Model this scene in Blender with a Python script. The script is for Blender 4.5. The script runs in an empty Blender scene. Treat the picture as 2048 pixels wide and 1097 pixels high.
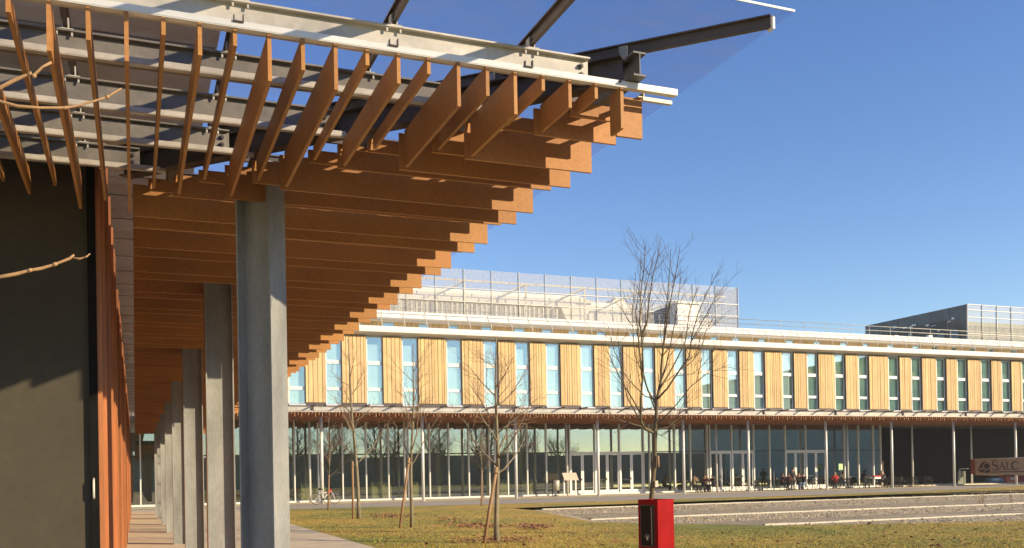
import bpy, bmesh, math, random
from mathutils import Vector, Matrix
C = bpy.context.scene
COL = C.collection
PI = math.pi
# ------------------------------------------------------------------ camera
F, YAW, PITCH, ROLL, CX, CY, CH = 1888., math.radians(21.77), .006, .018, 1024., 940., 1.55
_f = Vector((math.sin(YAW)*math.cos(PITCH), math.cos(YAW)*math.cos(PITCH), math.sin(PITCH)))
_r = Vector((math.cos(YAW), -math.sin(YAW), 0)); _u = _r.cross(_f)
CR = _r*math.cos(ROLL) - _u*math.sin(ROLL)
CU = _u*math.cos(ROLL) + _r*math.sin(ROLL)
CD = _f
cam = bpy.data.cameras.new('camera')
co = bpy.data.objects.new('camera', cam); COL.objects.link(co); C.camera = co
co.matrix_world = Matrix(((CR.x, CU.x, -CD.x, 0), (CR.y, CU.y, -CD.y, 0), (CR.z, CU.z, -CD.z, CH), (0, 0, 0, 1)))
cam.sensor_width = 36; cam.lens = F/2048*36
cam.shift_y = (CY-548.5)/2048; cam.clip_start = .05; cam.clip_end = 2000


def at(px, py, X=None, Y=None, Z=None):
    v = CD + CR*((px-CX)/F) - CU*((py-CY)/F)
    if Y is not None: k = Y/v.y
    elif X is not None: k = X/v.x
    else: k = (Z-CH)/v.z
    return Vector((v.x*k, v.y*k, v.z*k+CH))


# ------------------------------------------------------------------ sky and sun
SUN = Vector((2.17, -2.02, 1.0)).normalized()
w = bpy.data.worlds.new('World'); C.world = w; w.use_nodes = True
nt = w.node_tree
sk = nt.nodes.new('ShaderNodeTexSky'); sk.sky_type = 'NISHITA'; sk.sun_disc = False
sk.sun_elevation = math.asin(SUN.z); sk.sun_rotation = math.atan2(SUN.x, SUN.y)
sk.air_density = 1.0; sk.dust_density = .1; sk.ozone_density = 2.2; sk.altitude = 50
bg = nt.nodes['Background']; bg.inputs[1].default_value = .12
hs = nt.nodes.new('ShaderNodeHueSaturation'); hs.inputs['Saturation'].default_value = 1.2; hs.inputs['Hue'].default_value = .514; hs.inputs['Value'].default_value = 1.08
nt.links.new(sk.outputs[0], hs.inputs['Color']); nt.links.new(hs.outputs[0], bg.inputs[0])
sl = bpy.data.lights.new('sun', 'SUN'); sl.energy = 5.0; sl.angle = math.radians(.5); sl.color = (1, .81, .52)
so = bpy.data.objects.new('sun', sl); COL.objects.link(so)
so.rotation_euler = SUN.to_track_quat('Z', 'Y').to_euler(); so.location = (20, -20, 30)
C.view_settings.view_transform = 'Standard'; C.view_settings.look = 'None'
C.view_settings.exposure = .62; C.view_settings.gamma = 1; C.view_settings.use_curve_mapping = False

# ------------------------------------------------------------------ materials


class N:
    def __init__(s, name):
        s.m = bpy.data.materials.new(name); s.m.use_nodes = True
        s.t = s.m.node_tree; s.b = s.t.nodes['Principled BSDF']; s.out = s.t.nodes['Material Output']
    def n(s, kind, **k):
        x = s.t.nodes.new('ShaderNode'+kind)
        for a, v in k.items():
            if a.startswith('i_'):
                key = a[2:]; key = int(key) if key.isdigit() else key.replace('_', ' ')
                x.inputs[key].default_value = v
            else: setattr(x, a, v)
        return x
    def l(s, a, b): s.t.links.new(a, b)
    def coords(s, scale=(1, 1, 1), obj=True):
        tc = s.n('TexCoord'); mp = s.n('Mapping'); mp.inputs['Scale'].default_value = scale
        s.l(tc.outputs['Object' if obj else 'Generated'], mp.inputs[0]); return mp.outputs[0]
    def ramp(s, fac, stops):
        r = s.n('ValToRGB'); e = r.color_ramp.elements
        while len(e) < len(stops): e.new(.5)
        for q, (p, c) in zip(e, stops): q.position = p; q.color = (*c, 1)
        s.l(fac, r.inputs[0]); return r.outputs[0]
    def noise(s, co, scale, detail=4, rough=.55):
        x = s.n('TexNoise'); x.inputs['Scale'].default_value = scale
        x.inputs['Detail'].default_value = detail; x.inputs['Roughness'].default_value = rough
        s.l(co, x.inputs['Vector']); return x.outputs['Fac']
    def bump(s, h, strength=.3, dist=.01):
        b = s.n('Bump'); b.inputs['Strength'].default_value = strength; b.inputs['Distance'].default_value = dist
        s.l(h, b.inputs['Height']); s.l(b.outputs[0], s.b.inputs['Normal'])
    def mul(s, a, b, fac=1.):
        x = s.n('MixRGB', blend_type='MULTIPLY'); x.inputs[0].default_value = fac
        s.l(a, x.inputs[1]); s.l(b, x.inputs[2]); return x.outputs[0]


def mottled(name, c, var=.15, scale=3., rough=.7, metal=0., bump=.15, stretch=(1, 1, 1), rvar=0., fine=40.):
    m = N(name); co = m.coords(stretch)
    a = m.noise(co, scale, 6, .6); b = m.noise(co, scale*fine/3, 3)
    lo = tuple(v*(1-var) for v in c); hi = tuple(min(1, v*(1+var)) for v in c)
    c1 = m.ramp(a, [(.3, lo), (.7, hi)])
    c2 = m.ramp(b, [(.35, (1-var*.5,)*3), (.65, (1, 1, 1))])
    m.l(m.mul(c1, c2), m.b.inputs['Base Color'])
    m.b.inputs['Roughness'].default_value = rough; m.b.inputs['Metallic'].default_value = metal
    if rvar:
        r = m.ramp(a, [(.3, (rough-rvar,)*3), (.7, (rough+rvar,)*3)]); m.l(r, m.b.inputs['Roughness'])
    if bump: m.bump(b, bump, .004)
    return m.m


def toned_wood(name, c, grain=(1.2, 1.2, .08), rough=.6, var=.25, axis=None):
    """wood whose boards differ by the 'tone' colour attribute"""
    m = N(name); co = m.coords(grain)
    g = m.noise(co, 14, 6, .65); k = m.noise(m.coords((1, 1, .5)), 1.7, 3)
    at_ = m.n('Attribute', attribute_name='tone')
    c1 = m.ramp(g, [(.3, tuple(v*(1-var) for v in c)), (.7, tuple(v*(1+var*.6) for v in c))])
    c2 = m.ramp(k, [(.3, (.88, .84, .8)), (.7, (1.05, 1.03, 1.0))])
    m.l(m.mul(m.mul(c1, c2), at_.outputs['Color']), m.b.inputs['Base Color'])
    m.b.inputs['Roughness'].default_value = rough; m.bump(g, .25, .002); return m.m


M = {}
M['slat'] = toned_wood('slat_wood', (.38, .178, .050), grain=(2.5, 2.5, 2.5), rough=.62, var=.2)
M['far_slat'] = toned_wood('far_slat_wood', (.36, .165, .065), grain=(.6, .6, .6), rough=.7, var=.06)
M['clad'] = toned_wood('cladding_wood', (.36, .135, .05), grain=(3, 3, .14), rough=.55, var=.3)
M['panel'] = toned_wood('panel_wood', (.66, .475, .24), grain=(2, 2, .1), rough=.75, var=.20)
M['galv'] = mottled('galvanised_steel', (.56, .53, .46), .20, 2.2, .5, .12, .1, rvar=.1, fine=30)
M['galvdark'] = mottled('weathered_galvanised_steel', (.27, .27, .26), .25, 2.5, .5, .2, .1, rvar=.1, stretch=(1, 1, .35))
M['column'] = mottled('column_steel', (.26, .265, .262), .30, 1.6, .55, .1, .08, rvar=.1, stretch=(1.6, 1.6, .5), fine=60)
M['dark_steel'] = mottled('dark_steel', (.085, .07, .065), .2, 4, .45, .3, .05)
M['brown_steel'] = mottled('brown_steel', (.11, .085, .07), .2, 4, .5, .2, .05)
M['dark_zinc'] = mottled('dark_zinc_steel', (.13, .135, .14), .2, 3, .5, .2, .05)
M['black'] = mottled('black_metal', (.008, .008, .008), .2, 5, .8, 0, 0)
M['white_metal'] = mottled('white_metal', (.78, .77, .73), .05, 3, .4, 0, .02)
M['pale_post'] = mottled('pale_post_metal', (.70, .70, .66), .06, 2, .4, .1, .02)
M['white_roof'] = mottled('white_roof_sheet', (.72, .70, .66), .07, .8, .6, 0, .03)
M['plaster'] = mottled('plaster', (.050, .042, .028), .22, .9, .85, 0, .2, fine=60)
M['soffit'] = mottled('soffit_board', (.74, .64, .52), .14, .7, .8, 0, .1)
M['concrete'] = mottled('paving_concrete', (.60, .51, .36), .13, 1.2, .9, 0, .3, fine=80)
M['asphalt'] = mottled('asphalt', (.40, .35, .28), .15, .7, .9, 0, .3, fine=60)
M['kerb'] = mottled('kerb_stone', (.66, .60, .47), .12, 2, .85, 0, .2)
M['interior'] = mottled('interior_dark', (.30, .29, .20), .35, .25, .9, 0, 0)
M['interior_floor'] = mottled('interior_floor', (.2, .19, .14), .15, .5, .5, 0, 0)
M['interior_pale'] = mottled('interior_pale_green', (.42, .46, .30), .1, 1, .8, 0, 0)
M['curtain'] = mottled('blind_fabric', (.46, .55, .54), .08, 2, .9, 0, 0)
M['green_blind'] = mottled('green_shade_fabric', (.25, .38, .29), .3, .8, .9, 0, 0)
M['room'] = mottled('room_wall', (.52, .64, .54), .2, .5, .9, 0, 0)
M['red'] = mottled('red_paint', (.28, .006, .008), .2, 2.2, .5, 0, .05, rvar=.06)
M['red_dark'] = mottled('cabinet_window_black', (.02, .018, .015), .3, 4, .3, 0, 0)
M['bark'] = mottled('bark', (.225, .19, .125), .35, 9, .9, 0, .6, stretch=(1, 1, .4))
M['twig'] = mottled('twig_bark', (.25, .155, .10), .3, 5, .85, 0, .3)
M['twig_pale'] = mottled('pale_twig_bark', (.36, .215, .105), .3, 14, .7, 0, .5)
M['bark_dark'] = mottled('dark_bark', (.125, .10, .06), .35, 9, .9, 0, .6, stretch=(1, 1, .4))
M['twig_dark'] = mottled('dark_twig_bark', (.12, .075, .05), .3, 5, .85, 0, .3)
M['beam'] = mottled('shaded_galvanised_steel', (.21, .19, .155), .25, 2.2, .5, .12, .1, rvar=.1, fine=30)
M['stake'] = mottled('stake_wood', (.33, .20, .11), .25, 6, .85, 0, .3, stretch=(1, 1, .2))
M['strap'] = mottled('tree_tie', (.42, .30, .18), .2, 8, .8, 0, 0)
M['leaf'] = mottled('dead_leaf', (.30, .135, .065), .45, 25, .8, 0, .2, fine=12)
M['chair'] = mottled('chair_metal', (.035, .035, .035), .2, 5, .4, .5, 0)
M['tyre'] = mottled('tyre_rubber', (.02, .02, .02), .1, 5, .8, 0, 0)
M['bike_white'] = mottled('white_bike_paint', (.75, .73, .66), .04, 5, .3, 0, 0)
M['bike_red'] = mottled('red_bike_paint', (.6, .02, .02), .06, 5, .3, 0, 0)
M['sign_green'] = mottled('pale_green_sign', (.45, .62, .30), .05, 5, .6, 0, 0)
M['sign_post'] = mottled('blue_grey_post', (.10, .16, .19), .1, 5, .5, .2, 0)
M['paper'] = mottled('info_panel', (.62, .50, .42), .08, 3, .6, 0, 0)
M['banner'] = mottled('banner_cloth', (.50, .34, .24), .1, 1.5, .85, 0, .2)
M['banner_red'] = mottled('banner_red_cloth', (.33, .035, .03), .12, 1.5, .85, 0, .1)
M['ink'] = mottled('banner_ink', (.06, .03, .025), .15, 4, .85, 0, 0)
M['blue'] = mottled('blue_plastic', (.03, .09, .20), .1, 4, .5, 0, 0)
M['orange'] = mottled('orange_plastic', (.50, .10, .03), .1, 4, .5, 0, 0)
M['duct'] = mottled('rooftop_duct_metal', (.58, .56, .50), .1, 1, .5, .2, 0)
M['grey_cab'] = mottled('rooftop_grey_sheet', (.28, .28, .26), .12, 1, .7, 0, 0)
M['wing'] = mottled('pale_green_grey_wall', (.50, .60, .48), .2, .1, .9, 0, 0)
M['brick'] = mottled('distant_wall', (.24, .26, .19), .2, .3, .9, 0, 0)
M['cloth_red'] = mottled('red_cloth', (.55, .03, .03), .15, 8, .85, 0, 0)
for k_ in ('black', 'interior_floor', 'red_dark', 'red'): M[k_].node_tree.nodes['Principled BSDF'].inputs['Specular IOR Level'].default_value = .08
for nm, c in dict(skin=(.50, .27, .18), jacket_dark=(.018, .018, .022), jacket_maroon=(.13, .035, .03), jacket_red=(.55, .03, .025),
                  jacket_brown=(.24, .14, .08), jacket_tan=(.30, .24, .13), jacket_grey=(.10, .10, .10), jeans=(.16, .26, .38), trouser_dark=(.02, .02, .025),
                  shoe=(.02, .018, .015), hair_dark=(.022, .014, .010), hair_brown=(.09, .045, .025), hair_grey=(.3, .28, .25)).items():
    M[nm] = mottled(nm, c, .15, 12, .8, 0, .1)


def glassy(name, trans, refl, gl=(1, 1, 1), rough=.02, dirt=0., fres=True, ior=1.5, fk=1.):
    m = N(name); m.t.nodes.remove(m.b)
    tr = m.n('BsdfTransparent'); tr.inputs[0].default_value = (*trans, 1)
    g = m.n('BsdfGlossy'); g.inputs[0].default_value = (*gl, 1); g.inputs['Roughness'].default_value = rough
    mx = m.n('MixShader')
    if fres:
        fr = m.n('Fresnel'); fr.inputs[0].default_value = ior
        ad = m.n('Math', operation='MULTIPLY_ADD'); ad.inputs[1].default_value = fk; ad.inputs[2].default_value = refl; ad.use_clamp = True
        geo = m.n('NewGeometry'); inv_ = m.n('Math', operation='SUBTRACT'); inv_.inputs[0].default_value = 1; m.l(geo.outputs['Backfacing'], inv_.inputs[1])
        ff = m.n('Math', operation='MULTIPLY'); m.l(fr.outputs[0], ff.inputs[0]); m.l(inv_.outputs[0], ff.inputs[1])
        m.l(ff.outputs[0], ad.inputs[0]); m.l(ad.outputs[0], mx.inputs[0])
    else: mx.inputs[0].default_value = refl
    m.l(tr.outputs[0], mx.inputs[1]); m.l(g.outputs[0], mx.inputs[2])
    last = mx.outputs[0]
    if dirt:
        d = m.n('BsdfDiffuse'); d.inputs[0].default_value = (.42, .45, .52, 1)
        tl = m.n('BsdfTranslucent'); tl.inputs[0].default_value = (.42, .45, .52, 1)
        dt = m.n('MixShader'); m.l(d.outputs[0], dt.inputs[1]); m.l(tl.outputs[0], dt.inputs[2])
        co = m.coords((1, 1, 1)); nz = m.noise(co, 1.4, 8, .7); n2 = m.noise(m.coords((.5, 3.2, 1)), 2.2, 6, .7)
        r1 = m.ramp(nz, [(.40, (0, 0, 0)), (.62, (1, 1, 1))]); r2 = m.ramp(n2, [(.38, (.15,)*3), (.66, (1, 1, 1))])
        mm = m.mul(r1, r2); sc = m.n('Math', operation='MULTIPLY_ADD'); sc.inputs[1].default_value = dirt; sc.inputs[2].default_value = .02
        m.l(mm, sc.inputs[0])
        m2 = m.n('MixShader'); m.l(sc.outputs[0], m2.inputs[0]); m.l(last, m2.inputs[1]); m.l(dt.outputs[0], m2.inputs[2]); last = m2.outputs[0]
    m.l(last, m.out.inputs[0]); return m.m


M['roof_glass'] = glassy('tinted_roof_glass', (.91, .91, .955), -.02, dirt=.15, fk=.12)
M['glass_edge'] = mottled('glass_edge', (.62, .66, .62), .05, 3, .4, 0, 0)
M['shop_glass'] = glassy('facade_glass', (.87, .86, .76), .22, (.78, .88, 1), .01)
M['win_glass'] = glassy('window_glass', (.97, 1, .98), .24, (.88, .98, .98), .01)

m = N('wire_mesh'); tr = m.n('BsdfTransparent'); mx = m.n('MixShader'); mx.inputs[0].default_value = .40
m.b.inputs['Base Color'].default_value = (.45, .43, .42, 1); m.b.inputs['Roughness'].default_value = .6
vo = m.noise(m.coords((1, 1, .4)), 9, 3); m.l(m.ramp(vo, [(.35, (.30,)*3), (.65, (.50,)*3)]), mx.inputs[0])
m.l(tr.outputs[0], mx.inputs[1]); m.l(m.b.outputs[0], mx.inputs[2]); m.l(mx.outputs[0], m.out.inputs[0]); M['mesh'] = m.m
m = N('dark_wire_mesh'); tr = m.n('BsdfTransparent'); mx = m.n('MixShader'); mx.inputs[0].default_value = .86
m.b.inputs['Base Color'].default_value = (.022, .021, .021, 1); m.l(tr.outputs[0], mx.inputs[1]); m.l(m.b.outputs[0], mx.inputs[2])
m.l(m.ramp(m.noise(m.coords((1, 1, 1)), 1.2, 5, .7), [(.30, (.985,)*3), (.72, (.93,)*3)]), mx.inputs[0]); m.l(mx.outputs[0], m.out.inputs[0]); M['darkmesh'] = m.m

# grass ground
m = N('grass_ground'); co = m.coords()
a = m.noise(co, .16, 5, .6); b = m.noise(co, 1.3, 6, .7); c = m.noise(co, 14, 4, .7)
ga = m.ramp(a, [(.36, (.24, .245, .04)), (.48, (.40, .31, .058)), (.58, (.56, .36, .07))])
gb = m.ramp(b, [(.3, (.70, .76, .66)), (.55, (1, 1, 1)), (.75, (1.3, 1.12, 1.0))]); gc = m.ramp(c, [(.3, (.72, .74, .66)), (.7, (1.15, 1.1, 1.08))])
m.l(m.mul(m.mul(ga, gb), gc), m.b.inputs['Base Color']); m.b.inputs['Roughness'].default_value = .95; m.bump(c, .8, .05); M['grass'] = m.m
m = N('grass_blade'); at_ = m.n('Attribute', attribute_name='tone'); m.l(at_.outputs['Color'], m.b.inputs['Base Color']); m.b.inputs['Roughness'].default_value = .8
M['blade'] = m.m
# gravel
m = N('gravel'); co = m.coords(); v = m.n('TexVoronoi'); v.inputs['Scale'].default_value = 11; m.l(co, v.inputs['Vector'])
rr = m.n('SeparateColor'); m.l(v.outputs['Color'], rr.inputs[0])
cc = m.ramp(rr.outputs[0], [(0, (.34, .25, .14)), (.5, (.56, .43, .25)), (1, (.76, .64, .43))])
dd = m.ramp(v.outputs['Distance'], [(.0, (1, 1, 1)), (.55, (.85,)*3), (.9, (.35,)*3)])
m.l(m.mul(cc, dd), m.b.inputs['Base Color']); m.b.inputs['Roughness'].default_value = .9
inv = m.n('Math', operation='SUBTRACT'); inv.inputs[0].default_value = 1; m.l(v.outputs['Distance'], inv.inputs[1]); m.bump(inv.outputs[0], 1., .05); M['gravel'] = m.m
# pond water
m = N('pond_water'); m.b.inputs['Base Color'].default_value = (.035, .033, .02, 1); m.b.inputs['Roughness'].default_value = .06
m.b.inputs['IOR'].default_value = 1.33; m.bump(m.noise(m.coords((1, 1, 1)), 3, 3), .012, .02); M['water'] = m.m

m = N('wet_gravel'); co = m.coords(); v = m.n('TexVoronoi'); v.inputs['Scale'].default_value = 10; m.l(co, v.inputs['Vector'])
rr = m.n('SeparateColor'); m.l(v.outputs['Color'], rr.inputs[0])
cc = m.ramp(rr.outputs[0], [(0, (.26, .20, .11)), (.5, (.42, .33, .20)), (1, (.56, .46, .30))])
k2 = m.ramp(m.noise(m.coords((.5, 2, 1)), .6, 4), [(.35, (.7,)*3), (.65, (1.1,)*3)]); m.l(m.mul(cc, k2), m.b.inputs['Base Color'])
m.b.inputs['Roughness'].default_value = .75; m.b.inputs['Specular IOR Level'].default_value = .25; m.bump(v.outputs['Distance'], .3, .02); M['wet_gravel'] = m.m

m = bpy.data.materials.new('haze'); m.use_nodes = True; m.node_tree.nodes.remove(m.node_tree.nodes['Principled BSDF'])
vp = m.node_tree.nodes.new('ShaderNodeVolumePrincipled'); vp.inputs['Density'].default_value = .00045
vp.inputs['Color'].default_value = (.95, .94, .92, 1); vp.inputs['Anisotropy'].default_value = .2
m.node_tree.links.new(vp.outputs[0], m.node_tree.nodes['Material Output'].inputs['Volume']); M['haze'] = m
# ------------------------------------------------------------------ mesh helpers


class MB:
    def __init__(s): s.v = []; s.f = []; s.mi = []; s.tone = []; s.sm = []
    def face(s, idx, mi=0, tone=None, sm=False):
        s.f.append(idx); s.mi.append(mi); s.tone.append(tone or (1, 1, 1)); s.sm.append(sm)
    def box(s, x0, x1, y0, y1, z0, z1, mi=0, tone=None):
        n = len(s.v)
        s.v += [(x0, y0, z0), (x1, y0, z0), (x1, y1, z0), (x0, y1, z0), (x0, y0, z1), (x1, y0, z1), (x1, y1, z1), (x0, y1, z1)]
        for q in ((3, 2, 1, 0), (4, 5, 6, 7), (0, 1, 5, 4), (1, 2, 6, 5), (2, 3, 7, 6), (3, 0, 4, 7)): s.face([n+i for i in q], mi, tone)
        return s
    def prism(s, pts, z0, z1, mi=0, tone=None, mside=None):
        """pts: ccw xy outline"""
        n = len(s.v); k = len(pts)
        s.v += [(p[0], p[1], z0) for p in pts] + [(p[0], p[1], z1) for p in pts]
        s.face([n+i for i in range(k)][::-1], mi, tone); s.face([n+k+i for i in range(k)], mi, tone)
        for i in range(k):
            j = (i+1) % k; s.face([n+i, n+j, n+k+j, n+k+i], mi if mside is None else mside, tone)
        return s
    def extr(s, prof, a, b, axis='x', mi=0, tone=None):
        """prof in (y,z) extruded along x from a to b (or (x,z) along y)"""
        n = len(s.v); k = len(prof)
        for t in (a, b):
            for p in prof: s.v.append((t, p[0], p[1]) if axis == 'x' else (p[0], t, p[1]))
        s.face([n+i for i in range(k)][::-1], mi, tone); s.face([n+k+i for i in range(k)], mi, tone)
        for i in range(k):
            j = (i+1) % k; s.face([n+i, n+j, n+k+j, n+k+i], mi, tone)
        return s
    def obox(s, c, ax, ay, az, hx, hy, hz, mi=0, tone=None):
        n = len(s.v); c = Vector(c)
        for dz in (-1, 1):
            for dx, dy in ((-1, -1), (1, -1), (1, 1), (-1, 1)): s.v.append(tuple(c+ax*hx*dx+ay*hy*dy+az*hz*dz))
        for q in ((3, 2, 1, 0), (4, 5, 6, 7), (0, 1, 5, 4), (1, 2, 6, 5), (2, 3, 7, 6), (3, 0, 4, 7)): s.face([n+i for i in q], mi, tone)
        return s
    def bar(s, p, q, wd, ht, mi=0, tone=None):
        p = Vector(p); q = Vector(q); d = (q-p); L = d.length; d.normalize()
        up = Vector((0, 0, 1)) if abs(d.z) < .95 else Vector((0, 1, 0))
        a = d.cross(up).normalized(); b = a.cross(d)
        return s.obox((p+q)/2, a, d, b, wd/2, L/2, ht/2, mi, tone)
    def tube(s, pts, rad, seg=6, mi=0, tone=None, closed=False, sm=True):
        pts = [Vector(p) for p in pts]
        if not hasattr(rad, '__len__'): rad = [rad]*len(pts)
        n0 = len(s.v); k = len(pts); a = None
        for i, p in enumerate(pts):
            d = (pts[(i+1) % k]-pts[i-1]) if closed else (pts[min(i+1, k-1)]-pts[max(i-1, 0)])
            if d.length < 1e-9: d = Vector((0, 0, 1))
            d.normalize()
            if a is None: a = d.orthogonal().normalized()
            a = (a-d*a.dot(d)); a = a.normalized() if a.length > 1e-6 else d.orthogonal().normalized()
            b = d.cross(a)
            for j in range(seg):
                t = 2*PI*j/seg; s.v.append(tuple(p+(a*math.cos(t)+b*math.sin(t))*rad[i]))
        for i in range(k if closed else k-1):
            i2 = (i+1) % k
            for j in range(seg):
                j2 = (j+1) % seg; s.face([n0+i*seg+j, n0+i*seg+j2, n0+i2*seg+j2, n0+i2*seg+j], mi, tone, sm)
        if not closed:
            s.face([n0+j for j in range(seg)][::-1], mi, tone); s.face([n0+(k-1)*seg+j for j in range(seg)], mi, tone)
        return s
    def poly(s, pts, mi=0, tone=None):
        n = len(s.v); s.v += [tuple(p) for p in pts]; s.face([n+i for i in range(len(pts))], mi, tone); return s
    def build(s, name, mats, parent=None, loc=None):
        me = bpy.data.meshes.new(name); me.from_pydata(s.v, [], s.f)
        if not isinstance(mats, (list, tuple)): mats = [mats]
        for q in mats: me.materials.append(M[q] if isinstance(q, str) else q)
        me.polygons.foreach_set('material_index', s.mi); me.polygons.foreach_set('use_smooth', s.sm)
        if any(t != (1, 1, 1) for t in s.tone) or any(x.name in TONED for x in me.materials):
            ca = me.color_attributes.new('tone', 'FLOAT_COLOR', 'CORNER'); buf = []
            for f, t in zip(s.f, s.tone): buf += [t[0], t[1], t[2], 1.]*len(f)
            ca.data.foreach_set('color', buf)
        me.update()
        o = bpy.data.objects.new(name, me); COL.objects.link(o)
        if parent is not None: o.parent = parent
        if loc is not None: o.location = loc
        return o


TONED = {'slat_wood', 'far_slat_wood', 'cladding_wood', 'panel_wood', 'grass_blade'}


def tag(o, label=None, cat=None, group=None, kind=None):
    if label: o['label'] = label
    if cat: o['category'] = cat
    if group: o['group'] = group
    if kind: o['kind'] = kind
    return o


def thing(name, label, cat, loc=(0, 0, 0), rz=0, group=None):
    o = bpy.data.objects.new(name, None); COL.objects.link(o); o.location = loc; o.rotation_euler = (0, 0, rz)
    o.empty_display_size = .2
    return tag(o, label, cat, group)


def kids(o): return [c for c in bpy.data.objects if c.parent == o]


def copy_tree(o, parent=None):
    c = o.copy(); COL.objects.link(c); c.parent = parent
    for ch in kids(o): copy_tree(ch, c)
    return c


def tn(rng, v=.1): t = 1+rng.uniform(-v, v); return (t, t*(1+rng.uniform(-.04, .04)), t*(1+rng.uniform(-.06, .04)))


# ------------------------------------------------------------------ ground
g_out = [(-60, -62), (180, -62), (180, 180), (-60, 180)]
hole = [(16.6, 41.6), (16.2, 37.8), (13.7, 27.4), (16.8, 22.0), (22.6, 19.6), (60, 13), (75, 13), (75, 46.2), (45, 44.5), (30, 43.2)]
bm = bmesh.new()
def ring(pts, z):
    vs = [bm.verts.new((x, y, z)) for x, y in pts]
    return [bm.edges.new((vs[i], vs[(i+1) % len(vs)])) for i in range(len(vs))]
e = ring(g_out, 0) + ring(hole, 0)
bmesh.ops.triangle_fill(bm, use_beauty=True, use_dissolve=False, edges=e)
for f in bm.faces:
    if f.normal.z < 0: f.normal_flip()
me = bpy.data.meshes.new('lawn_ground'); bm.to_mesh(me); bm.free(); me.materials.append(M['grass'])
o = bpy.data.objects.new('lawn_ground', me); COL.objects.link(o); tag(o, kind='structure')
# far pavement (sunlit paving by the facade, darker strip towards the lawn) and arcade paving
pe = [(4.93, 50.0), (7.2, 50.1), (14, 48.9), (23.4, 47.7), (37.2, 47.5), (50, 49.0), (65.4, 54.2), (95, 64)]
far = MB(); far.poly([(x, y, .004) for x, y in pe]+[(95, 74, .004), (-8, 74, .004), (-8, 52, .004), (4.93, 52, .004)])
tag(far.build('pavement', 'asphalt'), kind='structure')
pv = MB(); pv.poly([(-8, 57.6, .008), (58.6, 57.6, .008), (90, 61.2, .008), (90, 73, .008), (-8, 73, .008)])
tag(pv.build('terrace_paving', 'concrete'), kind='structure')
path = MB(); path.poly([(-20, 2, .006), (4.9, 2, .006), (4.9, 20.4, .006), (5.0, 34.9, .006), (4.93, 50, .006), (4.93, 56, .006), (-20, 56, .006)])
for k in range(12):
    y = 4+k*4.4; path.box(-.25, 4.9, y, y+.03, .0065, .0075, 1)
o = path.build('arcade_path', ['concrete', 'asphalt']); tag(o, kind='structure')
# terraced ponds
gv = MB(); wt = MB()
XA, XB = 12., 76.
def strip(y0, z0, y1, z1, mb, x0=XA, x1=XB): mb.poly([(x0, y1, z1), (x1, y1, z1), (x1, y0, z0), (x0, y0, z0)][::-1] if y0 > y1 else [(x0, y0, z0), (x1, y0, z0), (x1, y1, z1), (x0, y1, z1)])
strip(46.4, .0, 45.4, -.05, gv); strip(45.4, -.05, 38.9, -.2, gv)
strip(38.6, -.005, 36.2, -.16, gv); strip(36.2, -.16, 31.1, -.3, gv)
strip(30.8, -.125, 29.2, -.27, gv); strip(29.2, -.27, 25.7, -.4, gv)
strip(25.4, -.225, 19.0, -.30, gv); strip(19.0, -.30, 12.5, -.34, gv)
gv.poly([(XA, 46.4, -.45), (XB, 46.4, -.45), (XB, 12.5, -.45), (XA, 12.5, -.45)][::-1])
# sloping end bank on the left
lb = [(16.6, 41.6, 0), (16.2, 37.8, 0), (13.7, 27.4, 0), (16.8, 22, 0)]
ib = [(17.7, 41.2, -.14), (17.6, 37.8, -.17), (15.8, 28.6, -.27), (17.8, 22.6, -.3)]
for i in range(3): gv.poly([lb[i], lb[i+1], ib[i+1], ib[i]])
hb = [(16.8, 22.0, 0), (22.6, 19.6, 0), (60, 13, 0)]; hi_ = [(17.8, 22.6, -.26), (23, 20.6, -.26), (60, 14, -.26)]
for i in range(2): gv.poly([hb[i], hb[i+1], hi_[i+1], hi_[i]])
tag(gv.build('gravel_bank', 'gravel'), kind='structure')
wt.poly([(17.2, 38.95, -.07), (XB, 38.95, -.07), (XB, 45.6, -.07), (17.2, 45.6, -.07)])
tag(wt.build('pond_water', 'water'), kind='structure')
wt = MB()
wt.poly([(16.4, 31.1, -.16), (XB, 31.1, -.16), (XB, 36.2, -.16), (16.4, 36.2, -.16)])
wt.poly([(15.6, 25.7, -.27), (XB, 25.7, -.27), (XB, 29.2, -.27), (15.6, 29.2, -.27)])
tag(wt.build('shallow_water', 'wet_gravel'), kind='structure')
kb = MB(); rk = random.Random(5)
for y, z, x0 in ((38.75, .015, 16.9), (30.95, -.10, 15.4), (25.55, -.20, 19.0)):
    x = x0
    while x < XB:
        L = 1.0 if x < 60 else 4
        dz = rk.uniform(-.006, .006); kb.box(x, x+L-.012, y-.08, y+.08, z-.25, z+.02+dz); x += L
tag(kb.build('pond_kerb', 'kerb'), kind='structure')
# scattered stones on banks
st = MB(); rs = random.Random(8)
for i in range(2600):
    band = rs.choice([(36.2, 38.5, -.16, -.01), (29.2, 30.8, -.27, -.13), (23.0, 25.4, -.25, -.225), (45.2, 46.3, -.06, -.01)])
    t = rs.random(); y = band[0]+(band[1]-band[0])*t; z = band[2]+(band[3]-band[2])*t
    x = rs.uniform(16.5, 62); r = rs.uniform(.03, .09)
    n = len(st.v)
    for a_, b_, c_ in ((1, 0, 0), (0, 1, 0), (-1, 0, 0), (0, -1, 0), (0, 0, .8), (0, 0, -.8)):
        st.v.append((x+a_*r*rs.uniform(.7, 1.3), y+b_*r*rs.uniform(.7, 1.3), z+c_*r*rs.uniform(.6, 1.1)))
    for q in ((0, 1, 4), (1, 2, 4), (2, 3, 4), (3, 0, 4), (1, 0, 5), (2, 1, 5), (3, 2, 5), (0, 3, 5)): st.face([n+k for k in q])
tag(st.build('bank_stones', 'gravel'), 'loose pale stones scattered over the pond banks', 'stones', kind='stuff')

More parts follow.
